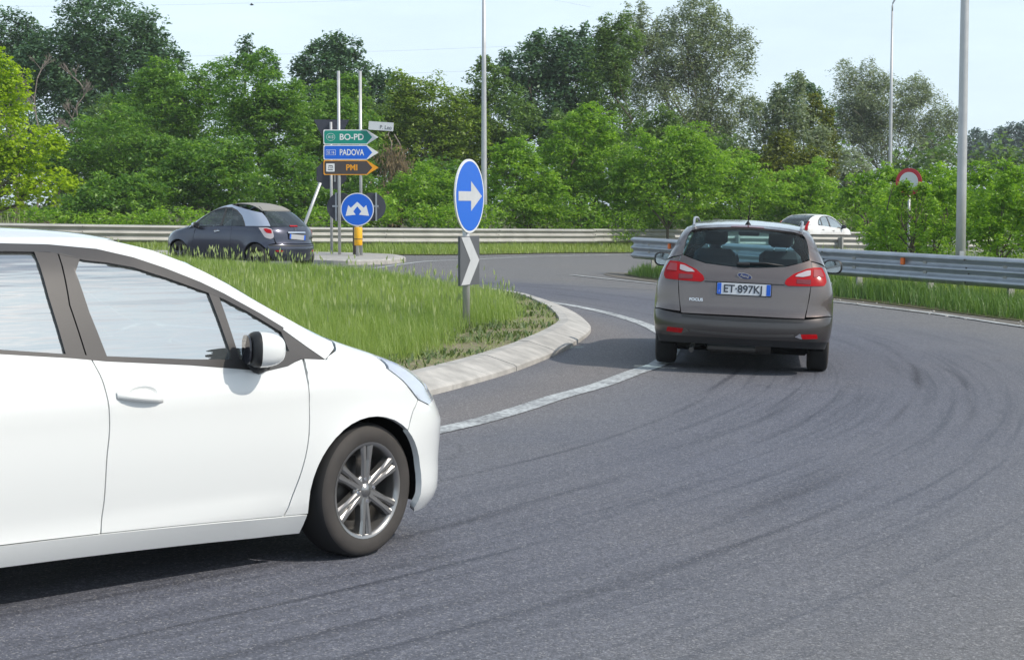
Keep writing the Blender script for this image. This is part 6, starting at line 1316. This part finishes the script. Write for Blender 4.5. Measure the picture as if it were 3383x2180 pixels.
TREES = [
 ('tall_tree', 'tree', 'dark', -21.15, 95, [(-0.23, 10.52, 2.71, 2.83), (1.58, 8.29, 2.26, 2.49), (-1.81, 8.07, 2.49, 2.94), (0.23, 6.06, 3.62, 2.49), (-3.17, 8.96, 1.36, 1.81)], 'tallest dark blue green tree, its top cut off by the picture edge'),
 ('tall_tree', 'tree', 'dark', -28.6, 104, [(-0.5, 9.17, 1.73, 2.72), (0.87, 10.39, 1.11, 1.73), (-0.25, 5.99, 2.23, 3.22)], 'dark tree at the far left behind the yellow green maple'),
 ('maple_tree', 'tree', 'maple', -17.36, 60, [(0.0, 4.29, 1.29, 2.0), (1.29, 3.51, 1.03, 0.89), (1.93, 2.38, 0.89, 0.74), (0.57, 2.31, 1.14, 1.0), (0.29, 5.56, 0.51, 0.69)], 'yellow green leafy tree at the left picture edge'),
 ('robinia_tree', 'tree', 'robinia', -16.06, 78, [(-1.11, 4.35, 2.04, 1.3), (-2.04, 3.06, 1.86, 1.11), (0.0, 3.25, 1.67, 1.3)], 'bushy green tree below the tallest dark tree'),
 ('robinia_tree', 'tree', 'robinia', -14.5, 84, [(-0.8, 6.54, 2.2, 1.5), (-1.8, 4.95, 2.0, 1.4), (0.6, 5.15, 2.2, 1.6)], 'high green tree with layered sprays between the tallest tree and the thin dark tops'),
 ('robinia_tree', 'tree', 'robinia', -10.95, 80, [(-0.57, 6.58, 1.71, 1.43), (0.38, 4.99, 1.52, 1.52), (-1.14, 4.42, 1.71, 1.52), (0.76, 6.11, 1.14, 0.95)], 'broad green tree with rounded top beneath the two thin dark tops'),
 ('robinia_tree', 'tree', 'robinia', -12.26, 72, [(0.0, 2.61, 1.89, 1.2), (-1.37, 2.1, 1.54, 1.03), (1.37, 2.27, 1.71, 1.11), (0.34, 3.46, 1.54, 0.86)], 'wide low green tree right above the roof of the small blue car'),
 ('robinia_tree', 'tree', 'robinia', -15.75, 70, [(-0.17, 1.76, 1.5, 0.92), (1.0, 1.59, 1.5, 0.83), (-1.0, 1.42, 1.17, 0.75)], 'low green tree between the yellow maple and the small blue car'),
 ('robinia_tree', 'tree', 'robinia', -8.62, 69, [(-0.16, 2.08, 1.23, 0.9), (0.82, 1.75, 1.15, 0.82), (0.33, 3.06, 0.99, 0.82)], 'low green tree left of the arrow sign stack, above the leaning pole'),
 ('slim_tree', 'tree', 'darkthin', -13.25, 92, [(-0.33, 8.95, 0.57, 1.05), (0.66, 8.51, 0.66, 0.88)], 'two thin dark tops sticking up above the green trees left of the signs'),
 ('tall_tree', 'tree', 'dark', -9.71, 96, [(-0.23, 8.81, 1.42, 1.42), (0.91, 8.59, 1.37, 1.49), (-0.69, 8.14, 1.14, 1.26), (0.46, 6.56, 2.29, 1.83), (2.51, 7.01, 1.37, 1.37)], 'dark tree rising behind the tall sign posts'),
 ('robinia_tree', 'tree', 'robinia', -8.1, 82, [(-0.78, 5.07, 1.56, 1.56), (0.78, 4.49, 1.56, 1.56), (-0.39, 3.13, 1.76, 1.37)], 'green tree directly behind the stack of arrow signs'),
 ('leafy_tree', 'tree', 'yellowish', -3.7, 84, [(0.0, 6.34, 1.4, 1.4), (-1.0, 5.94, 1.2, 1.4), (1.2, 5.35, 1.2, 1.6), (-0.2, 4.16, 1.8, 1.6), (-1.8, 4.56, 1.2, 1.6)], 'yellowish green tree with loose top right of the sign posts'),
 ('robinia_tree', 'tree', 'robinia', -4.8, 76, [(-0.54, 1.77, 1.45, 1.09), (0.9, 2.13, 1.45, 1.27), (1.99, 2.49, 1.09, 1.09)], 'green tree behind the round diverging arrows sign'),
 ('leafy_tree', 'tree', 'mid', -1.13, 86, [(-0.2, 7.26, 0.92, 1.13), (0.82, 5.64, 1.43, 1.84), (-0.61, 4.63, 1.23, 1.64), (1.23, 3.61, 1.23, 1.23)], 'mid green loose tree behind the thin street lamp'),
 ('tall_tree', 'tree', 'dark', 1.71, 96, [(-0.91, 8.81, 1.49, 1.6), (0.69, 9.26, 1.37, 1.49), (1.83, 8.14, 1.6, 2.29), (-0.23, 6.78, 2.06, 1.83), (2.74, 9.04, 1.14, 1.37), (0.69, 5.88, 2.06, 1.37)], 'dark tree with sky showing through just right of the thin street lamp'),
 ('leafy_tree', 'tree', 'mid', 5.37, 92, [(-0.88, 7.65, 1.1, 2.41), (0.0, 9.38, 1.05, 1.75), (-0.44, 5.7, 1.53, 1.53)], 'upright mid green tree between the dark tree and the great grey one'),
 ('poplar_tree', 'tree', 'willow', 10.28, 104, [(-0.25, 10.63, 2.72, 2.23), (-2.23, 9.65, 2.23, 2.48), (1.73, 9.17, 1.98, 2.48), (-1.24, 7.21, 2.97, 2.23), (1.73, 6.97, 1.98, 1.73), (-3.47, 11.12, 0.99, 1.73), (0.25, 5.25, 2.72, 1.24)], 'greatest grey green tree with pale branches above the brown car'),
 ('robinia_shrub', 'shrub', 'bright', 0.57, 68, [(-0.49, 2.56, 1.13, 1.3), (-0.81, 1.59, 1.46, 0.81), (0.16, 1.75, 1.13, 0.97), (-0.32, 3.36, 0.65, 0.65)], 'bright green shrub right of the blue arrow disc'),
 ('robinia_shrub', 'shrub', 'bright', 2.92, 70, [(-0.17, 4.07, 1.25, 1.17), (-0.67, 2.92, 1.33, 1.17), (0.67, 2.92, 1.33, 1.33), (-0.33, 1.76, 1.83, 1.0), (-0.33, 4.81, 0.5, 0.58)], 'pointed bright green shrub, highest of those behind the rail'),
 ('robinia_shrub', 'shrub', 'bright', 6.0, 69, [(-0.49, 3.22, 1.31, 1.15), (0.66, 3.55, 1.31, 0.99), (0.0, 2.08, 1.97, 1.15), (-1.15, 2.24, 1.15, 0.99), (1.31, 2.73, 1.15, 0.99)], 'wide bright green shrub left above the brown car roof'),
 ('robinia_shrub', 'shrub', 'bright', 9.21, 71, [(-0.68, 2.93, 1.18, 1.01), (0.34, 2.26, 1.18, 1.01), (-0.68, 1.76, 1.69, 0.85), (-1.52, 2.09, 1.01, 1.01)], 'bright green shrub right above the brown car antenna'),
 ('robinia_shrub', 'shrub', 'bright', 11.54, 74, [(-0.18, 2.11, 1.23, 1.06), (0.88, 2.29, 1.06, 1.06), (0.53, 1.41, 1.59, 0.7)], 'bright green shrub behind the distant white car'),
 ('willow_tree', 'tree', 'willow', 12.89, 88, [(-0.21, 4.91, 1.26, 1.68), (0.63, 5.94, 1.15, 1.68), (-0.63, 3.87, 1.26, 1.26), (1.26, 4.07, 1.26, 1.47)], 'grey green tree with pale slanting stems right of the great grey tree'),
 ('slim_tree', 'tree', 'darkthin', 15.52, 98, [(-0.23, 7.47, 1.05, 1.17), (0.7, 6.2, 1.17, 1.4)], 'narrow dark tree top behind the slanting stems'),
 ('leafy_tree', 'tree', 'olive', 15.66, 92, [(0.0, 5.49, 0.77, 1.31), (0.22, 4.19, 0.88, 1.1)], 'small olive yellow tree left of the wide grey willows'),
 ('willow_tree', 'tree', 'willow', 26.04, 125, [(-2.08, 8.63, 2.23, 2.23), (0.0, 8.34, 2.38, 2.23), (2.38, 7.46, 2.23, 2.23), (0.89, 5.69, 3.27, 2.08), (-2.08, 5.98, 2.38, 2.38), (3.57, 5.98, 1.34, 2.08)], 'wide grey green willow clump behind the slender curved lamp'),
 ('silver_tree', 'tree', 'silver', 15.8, 84, [(0.0, 3.37, 0.8, 0.8), (-0.5, 2.57, 0.8, 0.6), (0.5, 2.77, 0.8, 0.8)], 'small silver leaved tree left of the slender curved lamp'),
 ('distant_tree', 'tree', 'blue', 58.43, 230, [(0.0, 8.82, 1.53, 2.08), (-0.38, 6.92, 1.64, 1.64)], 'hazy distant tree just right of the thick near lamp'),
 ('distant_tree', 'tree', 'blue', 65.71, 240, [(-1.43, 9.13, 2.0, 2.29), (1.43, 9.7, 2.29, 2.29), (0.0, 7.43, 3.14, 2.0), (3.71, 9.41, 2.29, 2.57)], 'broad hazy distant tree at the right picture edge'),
 ('robinia_shrub', 'shrub', 'bright', 12.18, 62, [(-0.15, 2.04, 0.89, 0.59), (0.44, 2.18, 0.74, 0.66), (-0.44, 1.6, 0.74, 0.44)], 'bright green shrub between distant white car and the slender lamp'),
 ('roadside_shrub', 'shrub', 'near', 9.59, 44, [(-0.21, 1.61, 0.58, 0.52), (0.42, 1.71, 0.63, 0.52), (0.0, 0.88, 0.73, 0.47), (-0.52, 0.77, 0.47, 0.42)], 'feathery green shrub under the red rimmed sign'),
 ('roadside_shrub', 'shrub', 'near', 9.95, 42, [(0.0, 2.11, 0.5, 0.45), (0.1, 1.41, 0.6, 0.6), (-0.1, 0.71, 0.6, 0.4)], 'feathery green shrub between red rimmed sign and thick lamp'),
 ('roadside_shrub', 'shrub', 'near', 10.81, 40, [(-0.1, 1.99, 0.57, 0.52), (0.48, 1.8, 0.57, 0.57), (-0.29, 1.23, 0.57, 0.57), (0.19, 0.76, 0.67, 0.43), (0.95, 1.23, 0.57, 0.76)], 'feathery green shrub right of the thick near lamp'),
 ('low_shrub', 'shrub', 'low', -16.23, 64, [(-0.15, 1.22, 0.91, 0.3), (-1.07, 1.29, 0.76, 0.38)], 'low shrub below the yellow maple behind the rail'),
 ('low_shrub', 'shrub', 'low', -1.81, 66, [(-0.31, 1.12, 1.1, 0.55), (-1.41, 1.2, 0.94, 0.47), (0.79, 1.2, 0.79, 0.55)], 'low shrub line behind the rail between the two blue round signs'),
 ('low_shrub', 'shrub', 'low', -5.58, 66, [(-0.16, 1.28, 1.1, 0.63), (-1.26, 1.12, 0.94, 0.47), (0.79, 1.44, 0.94, 0.63)], 'low shrub behind the rail under the arrow sign stack'),
 ('low_shrub', 'shrub', 'low', -11.81, 64, [(0.0, 1.14, 1.37, 0.43), (-1.37, 1.11, 1.22, 0.38), (-2.9, 1.11, 1.07, 0.34)], 'low shrub line behind the rail in front of the small blue car'),
 ('roadside_shrub', 'shrub', 'near', 11.6, 43, [(-.5, 1.55, .75, .6), (.5, 1.75, .8, .7), (0, .9, .95, .6)], 'feathery green shrub farthest right beneath the hazy distant trees'),
 ('roadside_shrub', 'shrub', 'near', 10.35, 46.5, [(-.4, 1.5, .8, .6), (.6, 1.4, .75, .6), (0, .75, 1.0, .55)], 'broad feathery shrub straight behind the red rimmed sign post'),
 ('roadside_shrub', 'shrub', 'near', 9.2, 43.0, [(-.3, .85, .55, .42), (.3, 1.1, .6, .5), (.05, 1.8, .16, .2), (.52, 1.95, .2, .2), (-.05, 2.25, .10, .12)], 'low feathery shrub just behind the near rail, left of the thick lamp'),
 ('roadside_shrub', 'shrub', 'near', 12.6, 52, [(-.9, 1.3, 1.0, .7), (.4, 1.5, 1.1, .8), (1.4, 1.2, .9, .7)], 'wide feathery thicket behind the shrubs at the right edge'),
 ('robinia_tree', 'tree', 'mid', -19.5, 88, [(0, 4.2, 1.9, 1.7), (-1.6, 3.2, 1.6, 1.5), (1.5, 3.4, 1.7, 1.5), (0.2, 1.8, 2.4, 1.2)], 'green tree filling the gap behind the bare dead stems'),
 ('robinia_tree', 'tree', 'robinia', -17.8, 90, [(0, 6.2, 1.6, 1.6), (-1.3, 5.0, 1.6, 1.5), (1.2, 4.6, 1.8, 1.6)], 'green tree with high crown right of the dead grey stems'),
 ('robinia_tree', 'tree', 'robinia', -8.8, 86, [(-0.8, 5.6, 1.5, 1.5), (0.8, 6.0, 1.5, 1.4), (0, 4.0, 2.0, 1.6), (1.6, 4.4, 1.4, 1.5)], 'green crown showing just left of the tall left sign post'),
 ('leafy_tree', 'tree', 'mid', -6.0, 88, [(0, 5.6, 1.6, 1.4), (-1.2, 4.2, 1.5, 1.5), (1.3, 4.4, 1.5, 1.5)], 'mid green crown just right of the tall right sign post'),
 ('leafy_tree', 'tree', 'yellowish', -2.4, 86, [(0, 5.0, 1.4, 1.6), (1.0, 3.6, 1.5, 1.5), (-1.0, 3.4, 1.4, 1.5)], 'yellowish tree left of the thin street lamp, in front of the dark one'),
 ('leafy_tree', 'tree', 'mid', 3.2, 84, [(0, 4.4, 1.5, 1.5), (1.2, 3.4, 1.6, 1.4), (-1.2, 3.2, 1.5, 1.4)], 'mid green tree under the dark crowns behind the pointed shrub'),
 ('leafy_tree', 'tree', 'mid', 8.0, 90, [(0, 4.6, 1.8, 1.3), (1.8, 4.2, 1.7, 1.3), (-1.7, 4.0, 1.6, 1.3)], 'mid green tree beneath the great grey crown'),
 ('leafy_tree', 'tree', 'olive', 12.2, 82, [(0, 3.4, 1.3, 1.2), (1.1, 2.7, 1.3, 1.1), (-1.1, 2.8, 1.2, 1.1)], 'olive bushy tree at the foot of the slanting pale stems'),
 ('robinia_shrub', 'shrub', 'bright', -3.4, 70, [(0, 2.2, 1.2, 1.0), (-1.0, 1.6, 1.1, 0.8), (0.9, 1.7, 1.1, 0.9)], 'bright green shrub left of the blue arrow disc behind the rail'),
 ('robinia_shrub', 'shrub', 'bright', 13.9, 64, [(0, 1.9, 0.8, 0.7), (-0.6, 1.5, 0.7, 0.6), (0.7, 1.6, 0.7, 0.6)], 'small bright shrub behind the rail at the slender lamp foot'),
 ('low_shrub', 'shrub', 'low', 2.6, 68.6, [(-1.4, 0.9, 1.2, 0.8), (0, 1.0, 1.3, 0.9), (1.4, 0.9, 1.2, 0.8)], 'low shrub filling the foot of the rail left of the brown car'),
 ('low_shrub', 'shrub', 'low', 6.4, 71.8, [(-1.3, 0.9, 1.2, 0.8), (0, 1.1, 1.3, 0.9), (1.4, 0.9, 1.2, 0.8)], 'low shrub at the rail straight above the left half of the brown car'),
 ('low_shrub', 'shrub', 'low', 10.0, 74.4, [(-1.3, 0.9, 1.2, 0.8), (0, 1.1, 1.3, 0.9), (1.4, 0.9, 1.2, 0.8)], 'low shrub at the rail just left of the distant white car'),
 ('low_shrub', 'shrub', 'low', 14.2, 77.6, [(-1.5, 0.9, 1.2, 0.8), (0, 1.1, 1.4, 0.9), (1.5, 0.9, 1.3, 0.8)], 'low shrub at the rail behind the distant white car bonnet'),
 ('roadside_shrub', 'shrub', 'near', 9.12, 40.9, [(-.17, 1.98, .17, .15), (-.27, 1.85, .13, .16), (-0.3, 1.25, 0.22, 0.35), (0.3, 1.5, 0.22, 0.32), (0, 0.8, 0.5, 0.5), (0.22, 1.95, 0.1, 0.12)], 'thin sprays of leaves growing in front of the red rimmed sign'),
]
for nm, ct, kd, x, y, lobes, lab in TREES:
    tree(nm, ct, kd, x, y, lobes, lab, 'trees and shrubs beyond the road' if ct == 'tree' else 'shrubs along the rails')
# the wood behind them, too far and thick to tell trunk from trunk
wl_ = []
for X_ in np.arange(-75, 75, 2.6): wl_.append((float(X_+RG.uniform(-1, 1)), float(RG.uniform(2.2, 4.4)), float(RG.uniform(1.6, 2.6)), float(RG.uniform(1.8, 2.8))))
for X_ in np.arange(-75, 75, 3.4): wl_.append((float(X_+RG.uniform(-1, 1)), float(RG.uniform(.8, 2.)), 2.4, 1.6))
KIND['wood'] = ('lf_dark', .42, .26, 42, .6, .8, .02, 'bark', .1)
me, _ = crown_mesh('woodland', wl_, 'wood', -.4)
tag(link('woodland', me, M['lf_mid'], loc=(0, 112, .2)), 'dense dark wood closing the view behind the trees', 'wood', kind='stuff')
# bare grey dead tree at the left, brown withered sprays behind the signs
def bare_tree(x, y, stems, label):
    root = empty('dead_tree', (x, y, gzf(x))); tag(root, label, 'tree'); rng = random.Random(5); tw = MB()
    for (sx, top, lean) in stems:
        mb = MB(); p = limb(mb, (sx*.6, 0, .2), (sx+lean, 0, top), .06, .02, rng, .06, 8)
        def fork(a, d, L_, r, dep):
            b = a+d*L_; limb(mb if dep < 1 else tw, a, b, r, r*.5, rng, .08, 3)
            if dep < 3:
                for _ in range(4): fork(a+d*L_*rng.uniform(.4, 1), (d+Vector((rng.uniform(-.9, .9), rng.uniform(-.9, .9), rng.uniform(-.2, .7)))).normalized(), L_*.62, max(.006, r*.55), dep+1)
        for k in (4, 5, 6, 7): fork(p[k], Vector((rng.uniform(-.8, .8), rng.uniform(-.6, .6), .6)).normalized(), .75, .03, 0)
        link('stem', mb.mesh('stem'), M['deadbark'], root)
    o = link('twigs', tw.mesh('twigs'), M['deadbark'], root); o['kind'] = 'stuff'
bare_tree(-22.2, 84, [(-.95, 6.2, -.2), (0, 7.0, .2), (1.4, 6.6, .9)], 'bare grey dead tree with three stems left of the tallest tree')
def dry_spray(x, y, pts, label):
    root = empty('withered_branch', (x, y, 0)); tag(root, label, 'branch', 'withered sprays behind the signs'); V = []; n = 0
    for (a, b, r) in pts:
        m = 240; q = RG.normal(size=(m, 3))*np.array([r*.5, r*.4, r*.6]); c = q+np.array([a, 0, b]); w = .05; l = RG.uniform(.12, .26, m)
        V.append(np.stack([c, c+np.stack([np.full(m, w), RG.normal(0, .03, m), -l*.4], 1), c+np.stack([RG.normal(0, .03, m), np.zeros(m), -l], 1)], 1).reshape(-1, 3)); n += m
    o = link('dead_leaves', arrays('dead_leaves', np.concatenate(V), np.arange(3*n).reshape(n, 3)), M['dry'], root); o['kind'] = 'stuff'
    mb = MB(); rng = random.Random(2)
    for (a, b, r) in pts: limb(mb, (a*.3, .2, b+1.2), (a, 0, b-.2), .03, .01, rng)
    link('stem', mb.mesh('stem'), M['deadbark'], root)
dry_spray(-5.0, 74.2, [(0, 3.6, .55), (.15, 3.0, .45), (.5, 3.3, .4)], 'withered brown leaves hanging right of the brown PMI sign')
dry_spray(-5.1, 74.0, [(0, 1.9, .5), (.5, 1.75, .4), (.3, 1.2, .3)], 'withered brown leaves behind the right round sign back')

# grasses
M['grass'] = leaf_mat('meadow grass', (.185, .295, .065), (.40, .49, .155), .48)
M['grass_dry'] = leaf_mat('grass stalks', (.20, .29, .08), (.40, .46, .22), .3)
M['verge_grass'] = leaf_mat('verge grass', (.085, .185, .04), (.23, .345, .09), .4)  # darker than the meadow: shade by the rail put into the colour
M['weed'] = leaf_mat('weed leaves', (.08, .14, .05), (.20, .25, .12), .3)
def blades(P, z, h, w, lean, tint, name, m, label=None):
    n = len(P); th = RG.uniform(0, 2*np.pi, n); d = np.stack([np.cos(th), np.sin(th), np.zeros(n)], 1); s = np.stack([-d[:, 1], d[:, 0], np.zeros(n)], 1)
    B_ = np.column_stack([P, z]); up = np.array([0, 0, 1.]); le = (lean*h)[:, None]
    m1 = B_+up*(h*.55)[:, None]+d*le*.30; t = B_+up*(h*(1-.35*lean))[:, None]+d*le
    W = s*(w/2)[:, None]
    V = np.stack([B_-W, B_+W, m1-W*.8, m1+W*.8, t], 1).reshape(-1, 3); b = np.arange(n)*5
    q = np.stack([b, b+1, b+3, b+2], 1); tr = np.stack([b+2, b+3, b+4], 1)
    return arrays(name, V, [q, tr], tint=np.repeat(tint, 5)[:, None]*np.ones((1, 3)))
def noise2(P, s, seed=0):
    r = np.random.default_rng(seed); o = np.zeros(len(P))
    for k in range(6): a = r.uniform(0, 6.28); f = s*r.uniform(.6, 2.2); o += np.sin((P[:, 0]*np.cos(a)+P[:, 1]*np.sin(a))*f+r.uniform(0, 6.28))
    return o/6
# island meadow: denser where the camera road passes it, thin towards the kerb
def scatter(x0, x1, y0, y1, dens): n = int((x1-x0)*(y1-y0)*dens); return np.column_stack([RG.uniform(x0, x1, n), RG.uniform(y0, y1, n)])
P = np.concatenate([scatter(-5, 1.2, 12, 28, 1350), scatter(-9, 1.2, 28, 40, 640), scatter(-14, -9, 28, 41, 260), scatter(-30, -9, 0, 41, 30), scatter(-9, -5, 6, 28, 120)])
d = dist_in(P); edge_n = .30+1.15*np.clip(noise2(P, .8, 4)+.45, 0, 1)*np.clip((P[:, 1]-12)/8, .35, 1)*np.clip((30-P[:, 1])/8, .3, 1)
keep = (d > .02) & (RG.uniform(0, 1, len(P)) < np.clip((d-.16-edge_n*.50)/.35, .02, 1)); P, d = P[keep], d[keep]
hh = (.225+.06*noise2(P, .9, 1))*RG.uniform(.45, 1.25, len(P))*np.clip(.35+d/.9, .35, 1.08); tn = np.clip(.42+.30*noise2(P, .55, 2)+.15*noise2(P, 2.5, 9)+RG.normal(0, .17, len(P)), 0, 1)
gz_ = island_z(P, d)
o = link('meadow_grass', blades(P, gz_-.02, hh, RG.uniform(.004, .0078, len(P))*np.clip(P[:, 1]/22, .8, 1.8), np.abs(RG.normal(.35, .25, len(P))), tn, 'meadow_grass', None), M['grass']); tag(o, 'tall meadow grass covering the roundabout island', 'grass', kind='stuff')
k = RG.uniform(0, 1, len(P)) < .022*np.clip(noise2(P, .7, 5)+.7, .1, 1.4); k &= d > .5; Q = P[k]; nh = RG.uniform(.30, .52, k.sum())
V0 = blades(Q, gz_[k]-.02, nh, np.full(k.sum(), .005)*np.clip(Q[:, 1]/22, .8, 1.6), np.abs(RG.normal(.12, .10, k.sum())), RG.uniform(0, 1, k.sum()), 'seed_stalks', None)
tag(link('seed_stalks', V0, M['grass_dry']), 'pale seed stalks standing above the island grass', 'grass', kind='stuff')
def heads(Q, z, h, name, m):
    n = len(Q); c = np.column_stack([Q, z+h]); V = []; F_ = []
    a = RG.uniform(0, 6.28, n); s = np.stack([np.cos(a), np.sin(a), np.zeros(n)], 1)*.012*np.clip(Q[:, 1:2]/22, .8, 1.6); u = np.array([0, 0, .05])
    V = np.stack([c-u, c+s, c+u*1.2+s, c-s], 1).reshape(-1, 3); return link(name, arrays(name, V, np.arange(4*n).reshape(n, 4), tint=np.repeat(RG.uniform(.3, 1, n), 4)[:, None]*np.ones((1, 3))), m)
tag(heads(Q[::2], gz_[k][::2]-.03, nh[::2]*.92, 'seed_heads', M['grass_dry']), 'feathery grass seed heads over the island meadow', 'grass', kind='stuff')
# low weeds and straw on the bare strip by the kerb
W_ = scatter(-2.5, 1.1, 13, 32, 170); dw = dist_in(W_); kk = (dw > .02) & (dw < 1.1) & (noise2(W_, 1.6, 8) > -.05); W_, dw = W_[kk], dw[kk]
tag(link('kerb_weeds', blades(W_, island_z(W_, dw)-.01, RG.uniform(.04, .13, len(W_)), RG.uniform(.015, .035, len(W_)), RG.uniform(.5, 1.3, len(W_)), RG.uniform(0, 1, len(W_)), 'kerb_weeds', None), M['weed']), 'low creeping weeds on the bare soil behind the kerb', 'weeds', kind='stuff')
W_ = scatter(-2.5, 1.1, 13, 32, 220); dw = dist_in(W_); kk = (dw > .0) & (dw < .9); W_, dw = W_[kk], dw[kk]
tag(link('straw', blades(W_, island_z(W_, dw)+.004, RG.uniform(.02, .05, len(W_)), RG.uniform(.004, .008, len(W_)), RG.uniform(2, 5, len(W_)), RG.uniform(.3, 1, len(W_)), 'straw', None), M['grass_dry']), 'dry straw lying on the soil behind the kerb', 'straw', kind='stuff')
# verges
def along(path, n, w0, w1):
    S = spline(path, .4); i = RG.uniform(0, len(S)-1.001, n); a = i.astype(int); f = (i-a)[:, None]; p = S[a]*(1-f)+S[a+1]*f; dd = S[a+1]-S[a]; dd /= np.linalg.norm(dd, axis=1)[:, None]
    off = RG.uniform(w0, w1, n); return p + np.stack([dd[:, 1], -dd[:, 0]], 1)*off[:, None]*-1, off
p, off = along(VERGE, 62000, .08, 3.0); 
hh = RG.uniform(.16, .46, len(p))*np.clip(.45+off*1.4, .4, 1.0)*(1+.5*noise2(p, 1.3, 3)); keep = RG.uniform(0, 1, len(p)) < np.clip(off*2.2+.5*noise2(p, 2, 6), .03, 1); p, hh = p[keep], hh[keep]
tag(link('verge_grass', blades(p, gz(p[:, 0])+.01, hh, RG.uniform(.007, .016, len(p)), np.abs(RG.normal(.45, .3, len(p))), np.clip(.28+.3*noise2(p, .9, 7)+RG.normal(0, .17, len(p)), 0, 1), 'verge_grass', None), M['verge_grass']), 'grass tufts growing under the near bluish guard rail', 'grass', kind='stuff')
p, off = along([(x, y) for x, y in FAR if -30 < x < 20], 42000, .15, 6.0)
hh = RG.uniform(.10, .42, len(p))*np.clip(.4+off*.7, .3, 1.0); tn = np.clip(.62+.3*noise2(p, .6, 3)+RG.normal(0, .2, len(p)), 0, 1)
tag(link('bank_grass', blades(p, gz(p[:, 0])+.01, hh, RG.uniform(.012, .028, len(p)), np.abs(RG.normal(.35, .3, len(p))), tn, 'bank_grass', None), M['grass']), 'yellowish grass growing at the foot of the long pale guard rail', 'grass', kind='stuff')
p = np.concatenate([scatter(5, 20, 44, 57, 60), scatter(7, 14, 30, 46, 90)]); inside = (p[:, 0] > np.interp(p[:, 1], [25, 31, 36, 41, 45, 57], [9.3, 8.4, 6.4, 4.0, 3.2, 6.5])+.3); p = p[inside]
tag(link('field_grass', blades(p, gz(p[:, 0])+.01, RG.uniform(.25, .7, len(p)), RG.uniform(.012, .03, len(p)), np.abs(RG.normal(.35, .3, len(p))), np.clip(RG.normal(.45, .25, len(p)), 0, 1), 'field_grass', None), M['grass']), 'rough grass between the rails under the right hand shrubs', 'grass', kind='stuff')
# tall pale flowering weeds behind the rail at the left
p = scatter(-18.6, -15.6, 55.5, 57.5, 14); tag(link('flowering_weeds', blades(p, gz(p[:, 0]), RG.uniform(.8, 1.45, len(p)), np.full(len(p), .03), np.abs(RG.normal(.1, .06, len(p))), RG.uniform(.5, 1, len(p)), 'flowering_weeds', None), M['grass_dry']), 'tall pale flowering weeds standing behind the rail at the left', 'weeds', kind='stuff')
# a bird high over the trees
root = empty('bird', (-8.6, 60, 8.2)); root.scale = (.55, .55, .55); tag(root, 'tiny dark bird high in the sky left of the power cables', 'bird')
mb = MB(); mb.lathe([(0, -.12), (.03, -.07), (.042, 0), (.03, .08), (.018, .13), (0, .15)], 10, 'X'); mb.add([(.02, .02, .02), (.10, .03, .02), (.02, .30, .10), (-.05, .03, .02)], [(0, 1, 2, 3)]); mb.add([(.02, -.02, .02), (.10, -.03, .02), (.02, -.30, .08), (-.05, -.03, .02)], [(0, 1, 2, 3)]); mb.add([(-.10, 0, 0), (-.22, .04, .01), (-.22, -.04, .01)], [(0, 1, 2)]); mb.build('body', M['ink'], root)
# small stones and grit beside the kerbless edge
S = spline(VERGE, .4); nst = 90; V = []; F_ = []; rs = random.Random(9)
for k in range(nst):
    i = rs.uniform(.15, .8)*(len(S)-1); q = S[int(i)]; s_ = rs.uniform(.018, .05); px = q[0]-rs.uniform(.05, .75); py = q[1]+rs.uniform(-.2, .2); t0 = rs.uniform(0, 6); b = len(V); z0 = gzf(px)+.018
    V += [(px+s_*(1.4 if j % 2 else .9)*math.cos(t0+j*1.05)*.6, py+s_*.55*math.sin(t0+j*1.05), z0) for j in range(6)] + [(px+s_*.35*math.cos(t0+j*1.05), py+s_*.3*math.sin(t0+j*1.05), z0+s_*.5) for j in range(6)]
    F_ += [(b+j, b+(j+1) % 6, b+6+(j+1) % 6, b+6+j) for j in range(6)] + [tuple(b+6+j for j in range(6))]
mb = MB(); mb.add(V, F_); tag(mb.build('gravel', M['concrete']), 'loose pale grit along the edge of the verge', 'gravel', kind='stuff')

# thin summer haze over the whole place
hz = MB(); hz.box((0, 0, 9.2), (3240, 3240, 22.6)); hm, hn, hl_, hp = new_mat('haze'); hn.remove(hp)
pv = hn.new('ShaderNodeVolumePrincipled'); pv.inputs['Color'].default_value = (.93, .97, 1.0, 1); pv.inputs['Density'].default_value = .0004; pv.inputs['Anisotropy'].default_value = .2
hl_.new(pv.outputs[0], hn['Material Output'].inputs['Volume']); tag(hz.build('haze', hm), kind='stuff')
